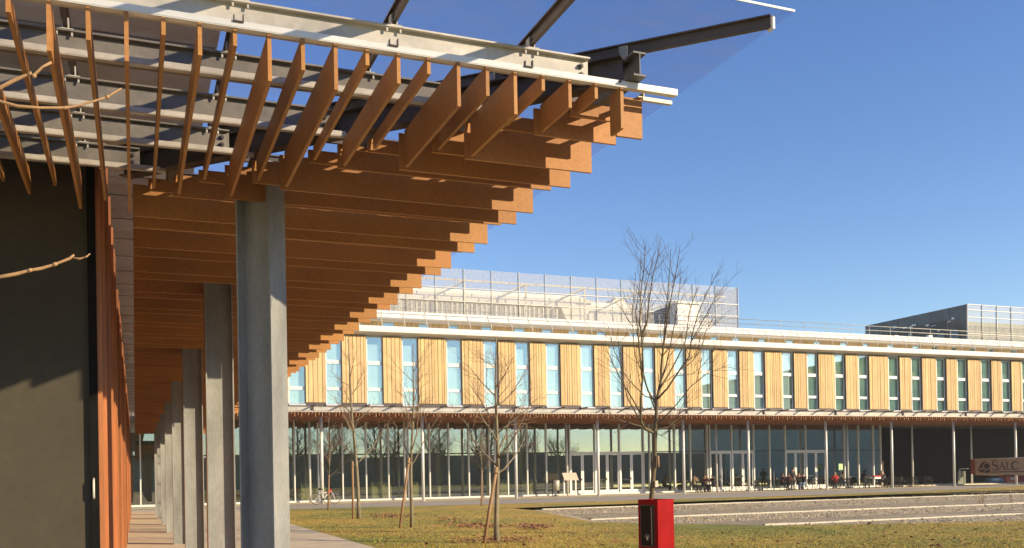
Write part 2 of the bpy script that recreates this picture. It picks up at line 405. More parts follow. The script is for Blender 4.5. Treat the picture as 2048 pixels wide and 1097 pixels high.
# ------------------------------------------------------------------ near canopy
canopy = thing('glass_canopy', 'corner of glass roofed canopy with hanging timber slats on steel columns, close overhead', 'canopy', (0, 0, 0))
rc = random.Random(11)
DEP = {'D': .29, 'S': .105, 'M': .195}
PAT = 'DSMSDM'
ZT = 4.28
T = .024
for k in range(26):
    x = 3.237-.2029*k; d = DEP[PAT[k % 6]]; y1 = min(9.2, 9.2-x+(.0 if k else .08))
    mb = MB().box(x-T/2, x+T/2, 5.88+rc.uniform(-.004, .004), y1, ZT-d, ZT, tone=tn(rc, .12)); mb.build('slat', 'slat', canopy)
js = []
j = 0
while 6.02+.2035*j < 52:
    js.append(j); j += 1
rest = MB()
for j in js:
    y = 6.02+.2035*j; d = DEP[PAT[j % 6]]; x0 = max(.02, 9.2-y+.02)
    if y < 6.2: x0 = 3.26
    mb = MB() if j < 74 else rest
    mb.box(x0, 3.47+rc.uniform(-.004, .004), y-T/2, y+T/2, ZT-.005-d, ZT-.005, tone=tn(rc, .12))
    if j < 74: mb.build('slat', 'slat', canopy)
tag(rest.build('slat', 'slat', canopy), kind='stuff')
RY = [5.90, 6.63, 7.50, 8.18, 8.86]
for i, y in enumerate(RY):     # angle rails carrying the slats, front wing then side wing
    xe = 3.69 if i == 0 else 9.15-y
    MB().box(-3.5, xe, y-.025, y+.025, ZT+.002, ZT+.008).box(-3.5, xe, y-.028, y-.022, ZT+.008, ZT+.045).build('rail', 'pale_post' if i == 0 else 'galv', canopy)  # front rail takes a paler colour to show its sunlit face
for i, y in enumerate(RY):
    x = 9.35-y
    MB().box(x-.025, x+.025, max(y+.06, 5.98), 52, ZT-.003, ZT+.003).box(x+.02, x+.026, max(y+.06, 5.98), 52, ZT+.003, ZT+.04).build('rail', 'galv', canopy)


def ibeam(axis, c, a, b, z0, z1, wd, name='beam', mat='galv', parent=canopy):
    t = .012; h = .008; mb = MB()
    if axis == 'x':
        mb.box(a, b, c-wd/2, c+wd/2, z0, z0+t).box(a, b, c-wd/2, c+wd/2, z1-t, z1).box(a, b, c-h/2, c+h/2, z0+t, z1-t)
    else:
        mb.box(c-wd/2, c+wd/2, a, b, z0, z0+t).box(c-wd/2, c+wd/2, a, b, z1-t, z1).box(c-h/2, c+h/2, a, b, z0+t, z1-t)
    return mb.build(name, mat, parent)


BZ0, BZ1 = 4.335, 4.505
BY = [6.02, 6.78, 7.55, 8.28, 8.98]
bolts_px = []
for i, y in enumerate(BY):
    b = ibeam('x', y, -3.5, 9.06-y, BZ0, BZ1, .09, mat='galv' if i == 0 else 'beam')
    ex = 9.06-y
    mb = MB()
    for dz in (.05, .11):
        mb.tube([(ex-.06, y-.035, BZ0+dz), (ex-.06, y-.003, BZ0+dz)], .011, 6, sm=False).tube([(ex-.06, y-.02, BZ0+dz), (ex-.06, y-.003, BZ0+dz)], .02, 6, sm=False)
    mb.build('bolt', 'dark_steel', b)
for i, y in enumerate(BY):     # same beams turned along the side wing, shade put into their colour, outermost passes the corner
    x = 9.35-y
    a = 5.78 if i == 0 else 9.24-x
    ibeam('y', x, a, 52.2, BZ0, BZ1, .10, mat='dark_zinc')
hip = MB(); d45 = Vector((1, -1, 0)).normalized(); n45 = Vector((1, 1, 0)).normalized()
for z, wd, hh in ((BZ0-.02, .12, .012), (BZ1-.006, .12, .012), ((BZ0+BZ1)/2-.01, .01, .17)):
    p = Vector((3.26, 5.90, z)); q = Vector((-.05, 9.21, z)); hip.bar(p, q, wd, hh)
hip.build('hip_beam', 'dark_steel', canopy)
# purlins (dark tee bars) with brackets
PZ0, PZ1 = 4.535, 4.615
PX = [-3.30, -2.34, -1.36, -.38, .65, 1.62, 2.60]


def tee(p, q, wd=.055):
    p = Vector(p); q = Vector(q)
    return MB().bar((p.x, p.y, PZ1-.006), (q.x, q.y, PZ1-.006), wd, .010).bar((p.x, p.y, (PZ0+PZ1)/2-.006), (q.x, q.y, (PZ0+PZ1)/2-.006), .014, PZ1-PZ0-.012).bar((p.x, p.y, PZ0), (q.x, q.y, PZ0), .03, .008)


for x in PX:
    yb = 9.25 if x < .0 else 9.13-x
    pr = tee((x, 5.2, 0), (x, yb, 0)).build('purlin', 'brown_steel', canopy)
    for y in BY:
        if y < yb-.05:
            mb = MB(); mb.box(x-.05, x+.05, y-.04, y+.04, BZ1+.001, BZ1+.008)
            mb.box(x-.022, x-.014, y-.03, y+.03, BZ1+.008, PZ0+.05).box(x+.014, x+.022, y-.03, y+.03, BZ1+.008, PZ0+.05)
            for dx in (-.05, .04): mb.box(x+dx-.006, x+dx+.006, y-.035, y-.025, BZ0+.13, BZ1-.012)
            mb.build('bracket', 'galv', pr)
hp = tee((4.02, 5.22, 0), (-.1, 9.30, 0), .06).build('purlin', 'brown_steel', canopy)
for s_ in (3.28, 2.55, 1.8, 1.05):
    c = Vector((s_, 9.2-s_, 0)); MB().obox((c.x, c.y, (BZ1+PZ0)/2+.02), d45, n45, Vector((0, 0, 1)), .03, .02, .05).build('bracket', 'galvdark', hp)
MB().box(4.014, 4.03, 5.19, 5.25, PZ0-.02, PZ1-.012).build('end_plate', 'white_metal', canopy)
yy = 9.9
while yy < 52:
    tee((.06, yy, 0), (3.44, yy, 0)).build('purlin', 'brown_steel', canopy); yy += 1.6
for yy in (6.85, 7.6, 8.35, 9.1): tee((9.3-yy, yy, 0), (3.44, yy, 0)).build('purlin', 'brown_steel', canopy)
# glass panels
GZ0, GZ1 = 4.622, 4.636
gx = [-3.6]+PX+[3.6]
YF, XG = 5.14, 4.15
edges_x = [-3.6]+PX[1:]
for i in range(len(edges_x)):
    x0 = edges_x[i]+.006; x1 = (edges_x[i+1] if i+1 < len(edges_x) else None)
    if x1 is None:
        pts = [(x0, YF), (XG-.01, YF), (x0, YF+XG-.01-x0)]
    else:
        x1 -= .006
        h0 = min(9.28, 9.29-x0); h1 = min(9.28, 9.29-x1)
        pts = [(x0, YF), (x1, YF), (x1, h1), (x0, h0)]
    MB().prism(pts, GZ0, GZ1, 0).build('glass_panel', 'roof_glass', canopy)
MB().box(-3.6, XG, YF-.008, YF-.001, GZ0, GZ1).build('edge_trim', 'glass_edge', canopy)  # pale bar paints the light caught along the front glass edge
ys = [5.14, 6.85, 7.6, 8.35, 9.1, 9.9]
while ys[-1] < 51: ys.append(ys[-1]+1.6)
for a, b in zip(ys[:-1], ys[1:]):
    a += .003; b -= .003
    xa = max(-.2, 9.31-a); xb = max(-.2, 9.31-b)
    if a < 5.2: pts = [(XG, a+.02), (XG, b), (xb, b)]
    else: pts = [(xa, a), (XG, a), (XG, b), (xb, b)]
    MB().prism(pts, GZ0, GZ1, 0).build('glass_panel', 'roof_glass', canopy)
for x in (-1.35, -.33, .62, 1.58, 2.52):
    MB().box(x-.03, x-.024, 5.86, 5.89, ZT+.04, ZT+.075).box(x+.024, x+.03, 5.86, 5.89, ZT+.04, ZT+.085).box(x-.03, x+.03, 5.86, 5.89, ZT+.034, ZT+.042).build('clip', 'dark_steel', canopy)
# gutter stub that sticks out past the corner
MB().box(3.42, 3.66, 5.90, 5.93, 4.222, 4.248).build('rail', 'galv', canopy)


def hcol(x, y, rot, z1, parent, wd=.345, dp=.235, name='column'):
    t = .016; mb = MB()
    ax = Vector((math.cos(rot), math.sin(rot), 0)); ay = Vector((-math.sin(rot), math.cos(rot), 0)); az = Vector((0, 0, 1))
    c = Vector((x, y, z1/2))
    for s_ in (-1, 1): mb.obox(c+ax*(wd/2-t/2)*s_, ax, ay, az, t/2, dp/2, z1/2)
    mb.obox(c, ax, ay, az, wd/2-t, .006, z1/2-.001)
    for s_ in (-1, 1): mb.obox(Vector((x, y, z1-.10))+ay*s_*.05, ax, ay, az, wd/2-t-.01, .04, .006)
    return mb.build(name, 'column', parent)


hcol(1.055, 8.50, -PI/4, 4.305, canopy, .36, .22)
for y in (12.75, 18.75, 24.7, 30.6, 36.3, 41.9, 47.4): hcol(1.03, y, 0, 4.27, canopy)
# ------------------------------------------------------------------ near building with cladding
nb = thing('arcade_building', 'dark rendered building with timber clad side wall beside the covered walkway', 'building', (0, 0, 0))
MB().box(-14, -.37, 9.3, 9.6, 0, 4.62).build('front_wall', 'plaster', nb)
MB().box(-.37, -.30, 9.25, 9.7, 0, 4.62).box(-.30, -.285, 9.32, 9.7, 0, 4.5).build('corner_post', 'black', nb)
MB().tube([(-.345, 9.25, 1.41), (-.345, 9.225, 1.43), (-.345, 9.225, 1.57), (-.345, 9.25, 1.59)], .010, 8).build('handle', 'galv', nb)
cl = MB(); rcl = random.Random(21); y = 9.28
first = True
while y < 52.5:
    wd = rcl.choice([.06, .09, .12, .16, .2])*(1 if y < 20 else 1.6); pr = rcl.choice([0, .0, .03, .05, .08])
    if first: pr = .02; wd = .09; first = False
    cl.box(-.31, -.25+pr-.03, y, y+wd-.012, 0.02, 4.56, tone=tn(rcl, .36)); y += wd
cl.build('timber_cladding', 'clad', nb)
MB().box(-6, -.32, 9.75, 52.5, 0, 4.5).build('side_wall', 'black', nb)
up = MB().box(-14, .69, 7.0, 53, 5.17, 8.6)
up.build('upper_storey', 'soffit', nb)
mb = MB()
for k in range(40): mb.box(-14, .685, 7.05+k*1.15, 7.07+k*1.15, 5.160, 5.168)
mb.build('soffit_joint', 'brown_steel', nb)
MB().box(-14, -.2, 9.2, 9.29, 4.40, 4.60).build('flashing', 'galvdark', nb)

# ------------------------------------------------------------------ far building
fb = thing('office_building', 'long office building with timber and glass upper floor beyond the lawn', 'building', (0, 0, 0))
rf = random.Random(33)
XL, XR = -5., 92.
YU, YG, YT = 60.5, 63.5, 64.0
Z0, Z1 = 6.33, 10.80       # first floor panel zone
# windows of the first floor, measured edges
wp = [(576, 608), (651, 681), (733, 763), (804, 833.5), (893, 920.6), (967.5, 993), (1031, 1056), (1092, 1117), (1161, 1184.5), (1219, 1242.5), (1284.5, 1306),
      (1348.5, 1368), (1402, 1421), (1454.6, 1474), (1507, 1525), (1564, 1583), (1614, 1632), (1669, 1686), (1716.5, 1733), (1776, 1794), (1822, 1838.5),
      (1872, 1887), (1914, 1930), (1961.5, 1977), (2002.7, 2017), (2043, 2057)]
WX = []
for a, b in wp:
    x0 = at(a, 760, Y=YU+.19).x; x1 = at(b+2, 760, Y=YU+.19).x; WX.append((x0, x1))
WX = [(-.5, .4), (2.4, 3.3), (5.6, 6.5)]+WX+[(75.6, 76.5), (78.8, 79.7), (82, 82.9), (85.2, 86.1), (88.4, 89.3)]
prev = XL
for i, (x0, x1) in enumerate(WX):
    # timber panel between windows
    mb = MB(); x = prev; r = rf
    xe = x0-.21*x0/YU
    while x < xe-.02:
        wd = min(r.choice([.17, .2, .26, .3]), xe-x)
        if xe-x-wd < .1: wd = xe-x
        mb.box(x+.016, x+wd-.016, YU-.05+r.choice([0, .012, .02]), YU+.24, Z0+.10, Z1-.02, tone=tn(r, .13)); x += wd
    mb.box(prev+.01, xe-.01, YU+.0, YU+.23, Z0+.11, Z1-.03, 1)
    mb.build('wood_panel', ['panel', 'brown_steel'], fb)
    MB().box(prev+.01, xe-.01, YU+.02, YU+.3, Z0-.12, Z0+.09).build('base_trim', 'brown_steel', fb)
    # window
    yf = YU+.19; f = .05
    zs = [Z0, 7.34, 9.07, Z1]
    w_ = MB()
    w_.box(x0, x0+.07, yf-.03, yf+.06, Z0, Z1).box(x1-.05, x1, yf-.03, yf+.06, Z0, Z1)
    for zz, hh in ((7.34, .10), (9.07, .12)): w_.box(x0+.07, x1-.05, yf-.05, yf+.06, zz-hh, zz+hh)
    w_.box(x0+.07, x1-.05, yf-.03, yf+.06, Z1-.06, Z1)
    wo = w_.build('window', 'white_metal', fb)
    MB().box(xe+.02, x1-.02, YU-.10, yf+.0, Z0-.10, Z0+.0).build('sill', 'white_metal', wo)
    MB().box(x0+.07, x1-.05, yf+.01, yf+.03, Z0+.001, Z1-.061).build('pane', 'win_glass', wo)
    if i < 19: MB().box(x0+.03, x1-.02 if i % 3 else x0+(x1-x0)*.62, yf+.06, yf+.07, Z0, Z1-rf.choice([0, 0, .5])).build('blind', 'curtain', wo)
    else:
        MB().box(x0+.03, x1-.02, yf+.07, yf+.08, Z0, Z1).build('blind', 'green_blind', wo)  # green sheet paints the mirrored green building into these windows
        MB().box(x0+.1, x0+(x1-x0)*.45, yf+.055, yf+.065, Z1-2.0, Z1-1.2).build('blind', 'interior_pale', wo)
    prev = x1
MB().box(XL, XR, 61.6, 61.7, 5.9, 10.9).build('room_wall', 'room', fb)
MB().box(XL, XR, YU+.31, 61.6, Z0-.2, Z0-.1).build('floor_slab', 'room', fb)
# eave over first floor
MB().extr([(YU+.35, 10.82), (59.88, 11.0), (59.85, 11.03), (59.85, 11.22), (59.98, 11.42), (60.6, 11.46), (YU+.35, 11.46)][::-1], XL, XR).build('eave', 'white_roof', fb)
MB().box(XL, XR, 60.85, 66, 11.2, 11.4).build('terrace_roof', 'white_roof', fb)
# third floor strip
x = XL; k = 0
while x < XR:
    wd = rf.choice([1.35, 1.5, 1.75, 2.0]); mb = MB(); q = x
    while q < x+wd-.05:
        b = rf.choice([.18, .24, .3]); mb.box(q+.01, min(q+b, x+wd)-.01, YT, YT+.2, 11.42, 12.55, tone=tn(rf, .14)); q += b
    mb.build('wood_panel', 'panel', fb); x += wd
    wd = rf.choice([.75, .8, .85])
    wo = MB().box(x, x+.05, YT+.1, YT+.2, 11.42, 12.55).box(x+wd-.05, x+wd, YT+.1, YT+.2, 11.42, 12.55).box(x+.05, x+wd-.05, YT+.1, YT+.2, 11.42, 11.46).build('window', 'white_metal', fb)
    MB().box(x+.05, x+wd-.05, YT+.14, YT+.16, 11.42, 12.55).build('pane', 'win_glass', wo); x += wd
MB().box(XL, XR, YT+.6, YT+.7, 11.4, 12.6).build('room_wall', 'room', fb)
MB().extr([(YT+.3, 12.36), (63.0, 12.48), (62.95, 12.52), (62.95, 12.72), (63.15, 13.0), (63.5, 13.06), (YT+.3, 13.06)][::-1], XL, XR).build('eave', 'white_roof', fb)
MB().box(XL, XR, YT+.31, 84, 12.8, 13.0).build('roof', 'white_roof', fb)
# seams on the curved roof edge
mb = MB(); x = 8
while x < XR: mb.extr([(62.94, 12.53), (62.94, 12.72), (63.14, 13.01), (63.16, 13.01), (62.97, 12.71), (62.97, 12.53)], x, x+.03); x += 1.55
mb.build('roof_seam', 'grey_cab', fb)
# terrace railing with curved posts, roof railing
rl = MB(); x = 9.
for z, y in ((12.32, 60.35), (11.86, 60.12)): rl.tube([(XL+8, y, z), (XR, y, z)], .022, 6)
rl.build('railing', 'galv', fb)
x = 9.0
while x < XR:
    MB().tube([(x, 60.05, 11.44), (x-.03, 60.06, 11.75), (x-.10, 60.18, 12.05), (x-.22, 60.36, 12.33)], [.035, .03, .024, .02], 5).build('railing_post', 'galv', fb); x += 1.52
rl = MB()
for z in (13.45, 13.82): rl.tube([(38, 63.7, z), (XR, 63.7, z)], .025, 6)
x = 38.
while x < XR: rl.tube([(x, 63.7, 13.05), (x-.05, 63.7, 13.85)], .02, 5); x += 2.3
rl.build('railing', 'galv', fb)

# ground floor glazing
XE = 59.4
mull = [9.83-1.585*k for k in range(9, 0, -1)]+[9.83, 11.39, 13.03, 14.64, 16.2, 17.6, 19.15, 20.55, 22.04, 23.6, 25.02, 26.54, 28.06, 29.72]
d1 = [29.96, 32.05, 34.13, 36.2]
m2 = [36.75, 38.97, 40.4, 41.94]
d2 = [42.17, 44.25, 46.35]
m3 = [47.9]
d3 = [49.45, 51.5, 53.6]
m4 = [55.5, 57.0, 58.6, XE]
ZG0, ZTR, ZG1 = .12, 3.17, 5.5
allm = sorted(set(mull+d1+m2+d2+m3+d3+m4))
MB().box(XL, XE, YG-.15, YG+.1, .01, ZG0).build('plinth', 'white_metal', fb)
for x in allm:
    MB().box(x-.042, x+.042, YG-.13, YG+.03, ZG0, ZG1).build('mullion', 'pale_post', fb)
doors = {(a, b) for d in (d1, d2, d3) for a, b in zip(d[:-1], d[1:])}
for a, b in zip(allm[:-1], allm[1:]):
    if b-a < .3: continue
    MB().box(a+.045, b-.045, YG-.01, YG+.01, ZTR+.04, ZG1).build('glass_pane', 'shop_glass', fb)
    if (a, b) in doors:
        MB().box(a+.045, b-.045, YG-.09, YG+.05, ZTR-.08, ZTR+.038).build('door_head', 'white_metal', fb)
        mid = (a+b)/2
        for p, q, hs in ((a+.05, mid-.005, 1), (mid+.005, b-.05, 0)):
            df = MB().box(p, p+.11, YG-.05, YG+.02, ZG0+.01, ZTR-.085).box(q-.11, q, YG-.05, YG+.02, ZG0+.01, ZTR-.085)
            df.box(p+.11, q-.11, YG-.05, YG+.02, ZTR-.20, ZTR-.085).box(p+.11, q-.11, YG-.05, YG+.02, ZG0+.01, ZG0+.22)
            do = df.build('door', 'white_metal', fb)
            MB().box(p+.11, q-.11, YG-.02, YG-.01, ZG0+.22, ZTR-.20).build('pane', 'shop_glass', do)
            if hs:
                MB().box(q-.09, q-.05, YG-.12, YG-.05, 1.08, 1.22).box(p+.12, q-.12, YG-.04, YG-.03, 1.08, 1.11).build('handle', 'dark_steel', do)
    else:
        MB().box(a+.045, b-.045, YG-.04, YG+.02, ZTR-.035, ZTR+.035).build('transom', 'dark_steel', fb)
        MB().box(a+.045, b-.045, YG-.01, YG+.01, ZG0, ZTR-.04).build('glass_pane', 'shop_glass', fb)
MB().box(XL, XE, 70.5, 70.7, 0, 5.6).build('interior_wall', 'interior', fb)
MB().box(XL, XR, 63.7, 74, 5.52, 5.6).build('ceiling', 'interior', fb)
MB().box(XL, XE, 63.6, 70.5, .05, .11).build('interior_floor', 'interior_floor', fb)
MB().box(XE, XE+.15, 63.5, 72, 0, 5.5).build('interior_wall', 'interior', fb)
MB().box(XE+.15, XR, 72, 72.2, 0, 5.5).build('passage_wall', 'black', fb)
for x in (14.0, 20.2, 26.6, 33.0, 39.8, 45.8, 52.2): MB().box(x, x+.28, 65.2, 65.5, .11, 5.5).build('interior_column', 'interior_pale', fb)
MB().box(58.9, 60.6, 64.4, 64.5, .1, 2.2).build('brick_panel', 'banner', fb)
for X_, W_, wh in ((10.45, 1.7, 'behind the bicycle'), (15.3, 1.5, 'behind the second bare tree'), (17.9, .9, 'behind the third tree'), (24.0, 1.7, 'left of the small dense sapling'), (26.6, 1.0, 'behind the litter bin'), (33.2, .8, 'behind the middle of the first doors')):
    tag(MB().box(X_, X_+W_, 65.0, 65.1, .11, 1.25).box(X_, X_+.06, 64.7, 65.0, .11, 1.25).build('partition_screen', 'interior_pale'),
        'pale green low partition screen inside the glass, '+wh, 'screen', 'low screens behind the glass')
# ------------------------------------------------------------------ far canopy
fc = thing('long_canopy', 'long timber slatted glass canopy on slim poles along the far office front', 'canopy', (0, 0, 0))
FZ = 5.535; YS = 56.2
xs = []; x = -3.; k = 0
rest = MB(); cnt = 0; n_ind = 0
while x < 92:
    d = DEP[PAT[k % 6]]; tgt = rest
    tone = tn(rf, .05)
    if 9.0 <= x < 29.1 and n_ind < 99:
        MB().box(x-.02, x+.02, YS+rf.uniform(-.01, .01), 63.3, FZ-d, FZ, tone=tone).build('slat', 'far_slat', fc); n_ind += 1
    else: rest.box(x-.02, x+.02, YS+rf.uniform(-.01, .01), 63.3, FZ-d, FZ, tone=tone)
    x += .2029; k += 1
tag(rest.build('slat', 'far_slat', fc), kind='stuff')
x = -3.
while x < 92:
    x1 = min(x+6.45, 92)
    MB().box(x, x1-.05, YS-.02, YS+.06, FZ+.004, FZ+.05).box(x, x1-.08, YS+.10, YS+.20, FZ+.085, FZ+.31).box(x, x1-.08, YS+.05, YS+.25, FZ+.31, FZ+.322).build('gutter_beam', 'galv', fc)
    MB().box(x1-.12, x1-.04, YS+.0, YS+.09, FZ+.05, FZ+.30).build('beam_joint', 'dark_steel', fc)
    x += 6.45
for y in (57.9, 59.6, 61.3, 63.0): MB().box(-3, 92, y-.05, y+.05, FZ+.01, FZ+.25).build('beam', 'galvdark', fc)
x = -3.
while x < 92:
    MB().box(x-.03, x+.03, 55.55, YU-.1, FZ+.34, FZ+.42).build('purlin', 'brown_steel', fc); x += 1.61
MB().box(-3, 92, 55.45, YU-.08, FZ+.43, FZ+.445, 0).build('glass_roof', 'roof_glass', fc)
poles = [10.63, 17.05, 23.45, 29.54, 36.36, 41.9, 49.0, 55.43, 61.9, 68.8, 75.3, 81.8]
for x in [-2.2, 4.2]+poles: MB().tube([(x, 58, 0), (x, 58, .012), (x, 58, .0121)], .17, 14).tube([(x, 58, .012), (x, 58, 5.52)], .097, 14).build('column', 'pale_post', fc)
for x in (10.7, 17.15, 23.75, 29.4, 36.6, 42.3, 55.2, 62.2, 69.0): MB().tube([(x, 62.7, 0), (x, 62.7, 5.52)], .075, 12).build('column', 'pale_post', fc)

# ------------------------------------------------------------------ roof plant
sc = thing('rooftop_screen', 'tall pale wire mesh screen around rooftop plant on steel posts', 'screen', (0, 0, 0))
def meshwall(p, q, z0, z1, parent, mat, n, post='galv', rails=(0, .33, .66, 1), rad=.035):
    p = Vector(p); q = Vector(q); mb = MB(); d = (q-p).normalized(); nn = Vector((-d.y, d.x, 0))*.01
    mb.poly([(p.x, p.y, z0), (q.x, q.y, z0), (q.x, q.y, z1), (p.x, p.y, z1)])
    mb.build('mesh_panel', mat, parent)
    off = Vector((-d.y, d.x, 0))*-.05
    for i in range(n+1):
        a = p+(q-p)*i/n + off; MB().tube([(a.x, a.y, z0-.2), (a.x, a.y, z1+.05)], rad, 6).build('post', post, parent)
    for t in rails:
        z = z0+(z1-z0)*t; MB().bar((p.x+off.x, p.y+off.y, z), (q.x+off.x, q.y+off.y, z), .04, .05).build('rail', post, parent)
meshwall((14, 66, 0), (46.9, 66, 0), 13.1, 16.88, sc, 'mesh', 15, rails=(.02, .36, .62))
meshwall((46.9, 66.05, 0), (46.9, 74, 0), 13.1, 16.88, sc, 'mesh', 3, rails=(.02, .36, .62))
meshwall((46.9, 74.5, 0), (14, 74.5, 0), 13.1, 16.88, sc, 'mesh', 13, rails=(.36,))
fr = MB()
for x in (18, 23, 28, 33, 38, 43):    # inner frames with diagonal braces
    fr.bar((x, 66.6, 13), (x, 66.6, 16.2), .12, .12); fr.bar((x, 66.6, 16.1), (x, 73.5, 16.1), .1, .1); fr.bar((x-2.2, 66.5, 15.2), (x, 66.5, 16.2), .06, .06)
    fr.bar((x, 66.6, 13), (x+2.4, 66.6, 14.6), .06, .06)
fr.bar((14, 66.5, 16.15), (46, 66.5, 16.15), .1, .12); fr.build('inner_frame', 'galv', sc)
pl = thing('rooftop_plant', 'pale sheet metal plant housings behind the rooftop mesh screen', 'plant housing', (0, 0, 0))
MB().box(16.5, 31.5, 68.5, 72.5, 13, 14.9).build('housing', 'grey_cab', pl)
MB().box(16.2, 33.0, 68.2, 72.7, 14.91, 15.3).box(17, 33.2, 68.6, 72.5, 15.31, 15.9).build('roof_sheet', 'white_roof', pl)
MB().extr([(31.6, 15.2), (33.2, 15.9), (34.5, 15.5), (33.6, 13.0), (32.6, 13.0)][::-1], 68.3, 70.5, 'y').build('duct', 'duct', pl)
MB().box(34.2, 44.8, 69, 72.5, 13, 14.1).build('housing', 'duct', pl)
MB().box(34.6, 38.8, 69.2, 72.3, 14.11, 15.6).box(39.2, 44.0, 69.2, 72, 14.11, 15.0).build('housing', 'white_roof', pl)
MB().extr([(36.8, 15.61), (38.2, 15.61), (38.0, 16.0), (37.2, 16.1)][::-1], 69.3, 71, 'y').build('duct', 'duct', pl)
MB().extr([(45.0, 13.0), (46.2, 13.0), (46.2, 14.2), (45.6, 14.7), (45.0, 14.5)], 68.5, 69.5, 'y').build('duct', 'white_roof', pl)
rib = MB()
x = 16.6
while x < 31.5: rib.box(x, x+.12, 68.44, 68.49, 13, 14.85); x += .4
rib.build('ribbing', 'duct', pl)
sb = thing('stair_housing', 'cream box shaped stair housing standing on the office roof edge', 'housing', (0, 0, 0))
MB().box(40.26, 42.28, 64.7, 65.9, 13.0, 15.0).build('wall', 'white_roof', sb)
MB().box(40.26, 40.5, 65.9, 69.4, 13.0, 15.0).box(40.5, 42.2, 69.2, 69.4, 13, 15).build('side_wall', 'dark_zinc', sb)  # side turned from the sun, its shade painted as darker metal
MB().box(40.2, 42.4, 64.55, 66.0, 15.01, 15.1).build('roof', 'white_roof', sb)
# mesh enclosure on the right, side in shade given a darker mesh colour
dk = thing('mesh_enclosure', 'dark grey mesh clad plant enclosure on the roof at far right', 'enclosure', (0, 0, 0))
meshwall((74.6, 81.5, 0), (74.6, 68.0, 0), 12.9, 17.25, dk, 'darkmesh', 6, rails=(.4,), post='grey_cab')
meshwall((74.6, 68.0, 0), (90, 68.0, 0), 12.9, 17.25, dk, 'mesh', 8, rails=(.0, .35, .72, .88, 1), rad=.06)
MB().box(75.2, 90, 71, 80, 13, 16.2).build('housing', 'brick', dk)
rr_ = random.Random(3)
for k in range(26):
    y = rr_.uniform(69, 78); z = rr_.uniform(13.6, 16.4); mb = MB().box(74.42, 74.47, y, y+rr_.uniform(.1, .7), z, z+rr_.uniform(.05, .18)); mb.build('torn_patch', 'white_roof', dk)
for y0, y1, zz in ((70.6, 72.2, 14.0), (68.9, 69.9, 14.2)):
    mb = MB()
    for k in range(7): yy = y0+(y1-y0)*k/7; mb.box(74.40, 74.46, yy, yy+(y1-y0)/9, zz-.3*rr_.random(), zz+.7+.3*rr_.random())
    mb.build('blue_sheet', 'sign_post', dk)
rb_ = thing('roof_vents', 'small white roof vents on the bright roof edge left of the dark enclosure', 'roof vents', (0, 0, 0))
for x, y in ((64.2, 66.5), (67.3, 65.6)): MB().box(x, x+.7, y, y+.6, 13.0, 13.4).box(x+.05, x+.5, y+.05, y+.4, 13.41, 13.65).build('vent', 'white_roof', rb_)

# ------------------------------------------------------------------ trees


def limb(mb, pts, r0, r1, seg=5, mi=0):
    k = len(pts); mb.tube(pts, [r0+(r1-r0)*(i/(k-1))**.8 for i in range(k)], seg, mi)


def grow(mb, rng, p, d, L, r, lvl, maxl, up=.35, seg=4, spread=.6, nsub=4, bud=None):
    """one curved limb with side twigs"""
    n = max(4, int(L/.22)); n = min(n, 9); pts = [p.copy()]; dd = d.normalized()
    for i in range(n):
        dd = (dd+Vector((rng.gauss(0, .10), rng.gauss(0, .10), rng.gauss(0, .06)+up*.18))).normalized()
        pts.append(pts[-1]+dd*L/n)
    limb(mb, pts, r, max(r*.22, .0022), seg, 1 if r < .012 and mb_two else 0)
    if lvl >= maxl: return
    cnt = max(2, int(nsub*rng.uniform(.7, 1.3)))
    for c_ in range(cnt):
        t = .18+.78*(c_+rng.random())/cnt; i = min(n-1, int(t*n)); q = pts[i]+(pts[i+1]-pts[i])*(t*n-i)
        ax = (pts[i+1]-pts[i]).normalized(); side = ax.orthogonal().normalized(); side.rotate(Matrix.Rotation(rng.uniform(0, 2*PI), 3, ax))
        nd = (ax*(1-spread*.35)+side*spread*rng.uniform(.7, 1.2)).normalized()
        grow(mb, rng, q, nd, L*rng.uniform(.38, .62)*(1.15-.5*t), max(r*(1-.75*t)*.55, .0028), lvl+1, maxl, up, max(3, seg-1), spread, nsub, bud)


mb_two = True


def sapling(base, H, fork, seed, label, n1=9, r=.05, lean=(0, 0), spread=.75, L1=1.5, maxl=3, nsub=4, group=None, mats=('bark', 'twig')):
    rng = random.Random(seed); t = thing('bare_tree', label, 'tree', base, 0, group)
    top = Vector((lean[0], lean[1], H)); pts = []; n = 14
    for i in range(n+1):
        s_ = i/n; pts.append(Vector((lean[0]*s_+.03*math.sin(s_*9+seed), lean[1]*s_+.03*math.cos(s_*7+seed), H*s_)))
    tr_ = MB(); nf = max(3, int(n*fork/H)+1)
    rad = [r*(1-.78*i/n) for i in range(n+1)]; rad[0] *= 1.25
    tr_.tube(pts[:nf+1], rad[:nf+1], 9); tr_.build('trunk', mats[0], t)
    cr = MB(); cr.tube(pts[nf:], rad[nf:], 6)
    for k in range(n1):
        s_ = (fork+(H-fork)*.85*(k/n1)**1.1)/H; i = min(n-1, int(s_*n)); q = pts[i].lerp(pts[i+1], s_*n-i)
        a = k*2.4+rng.uniform(-.4, .4); el = rng.uniform(.5, .9)
        d = Vector((math.cos(a)*spread, math.sin(a)*spread, el))
        L = L1*(1-.45*(k/n1))*rng.uniform(.8, 1.15)
        grow(cr, rng, q, d, L, r*(1-.75*s_)*.62, 1, maxl, .4, 5, .62, nsub)
    cr.build('crown', list(mats), t); return t


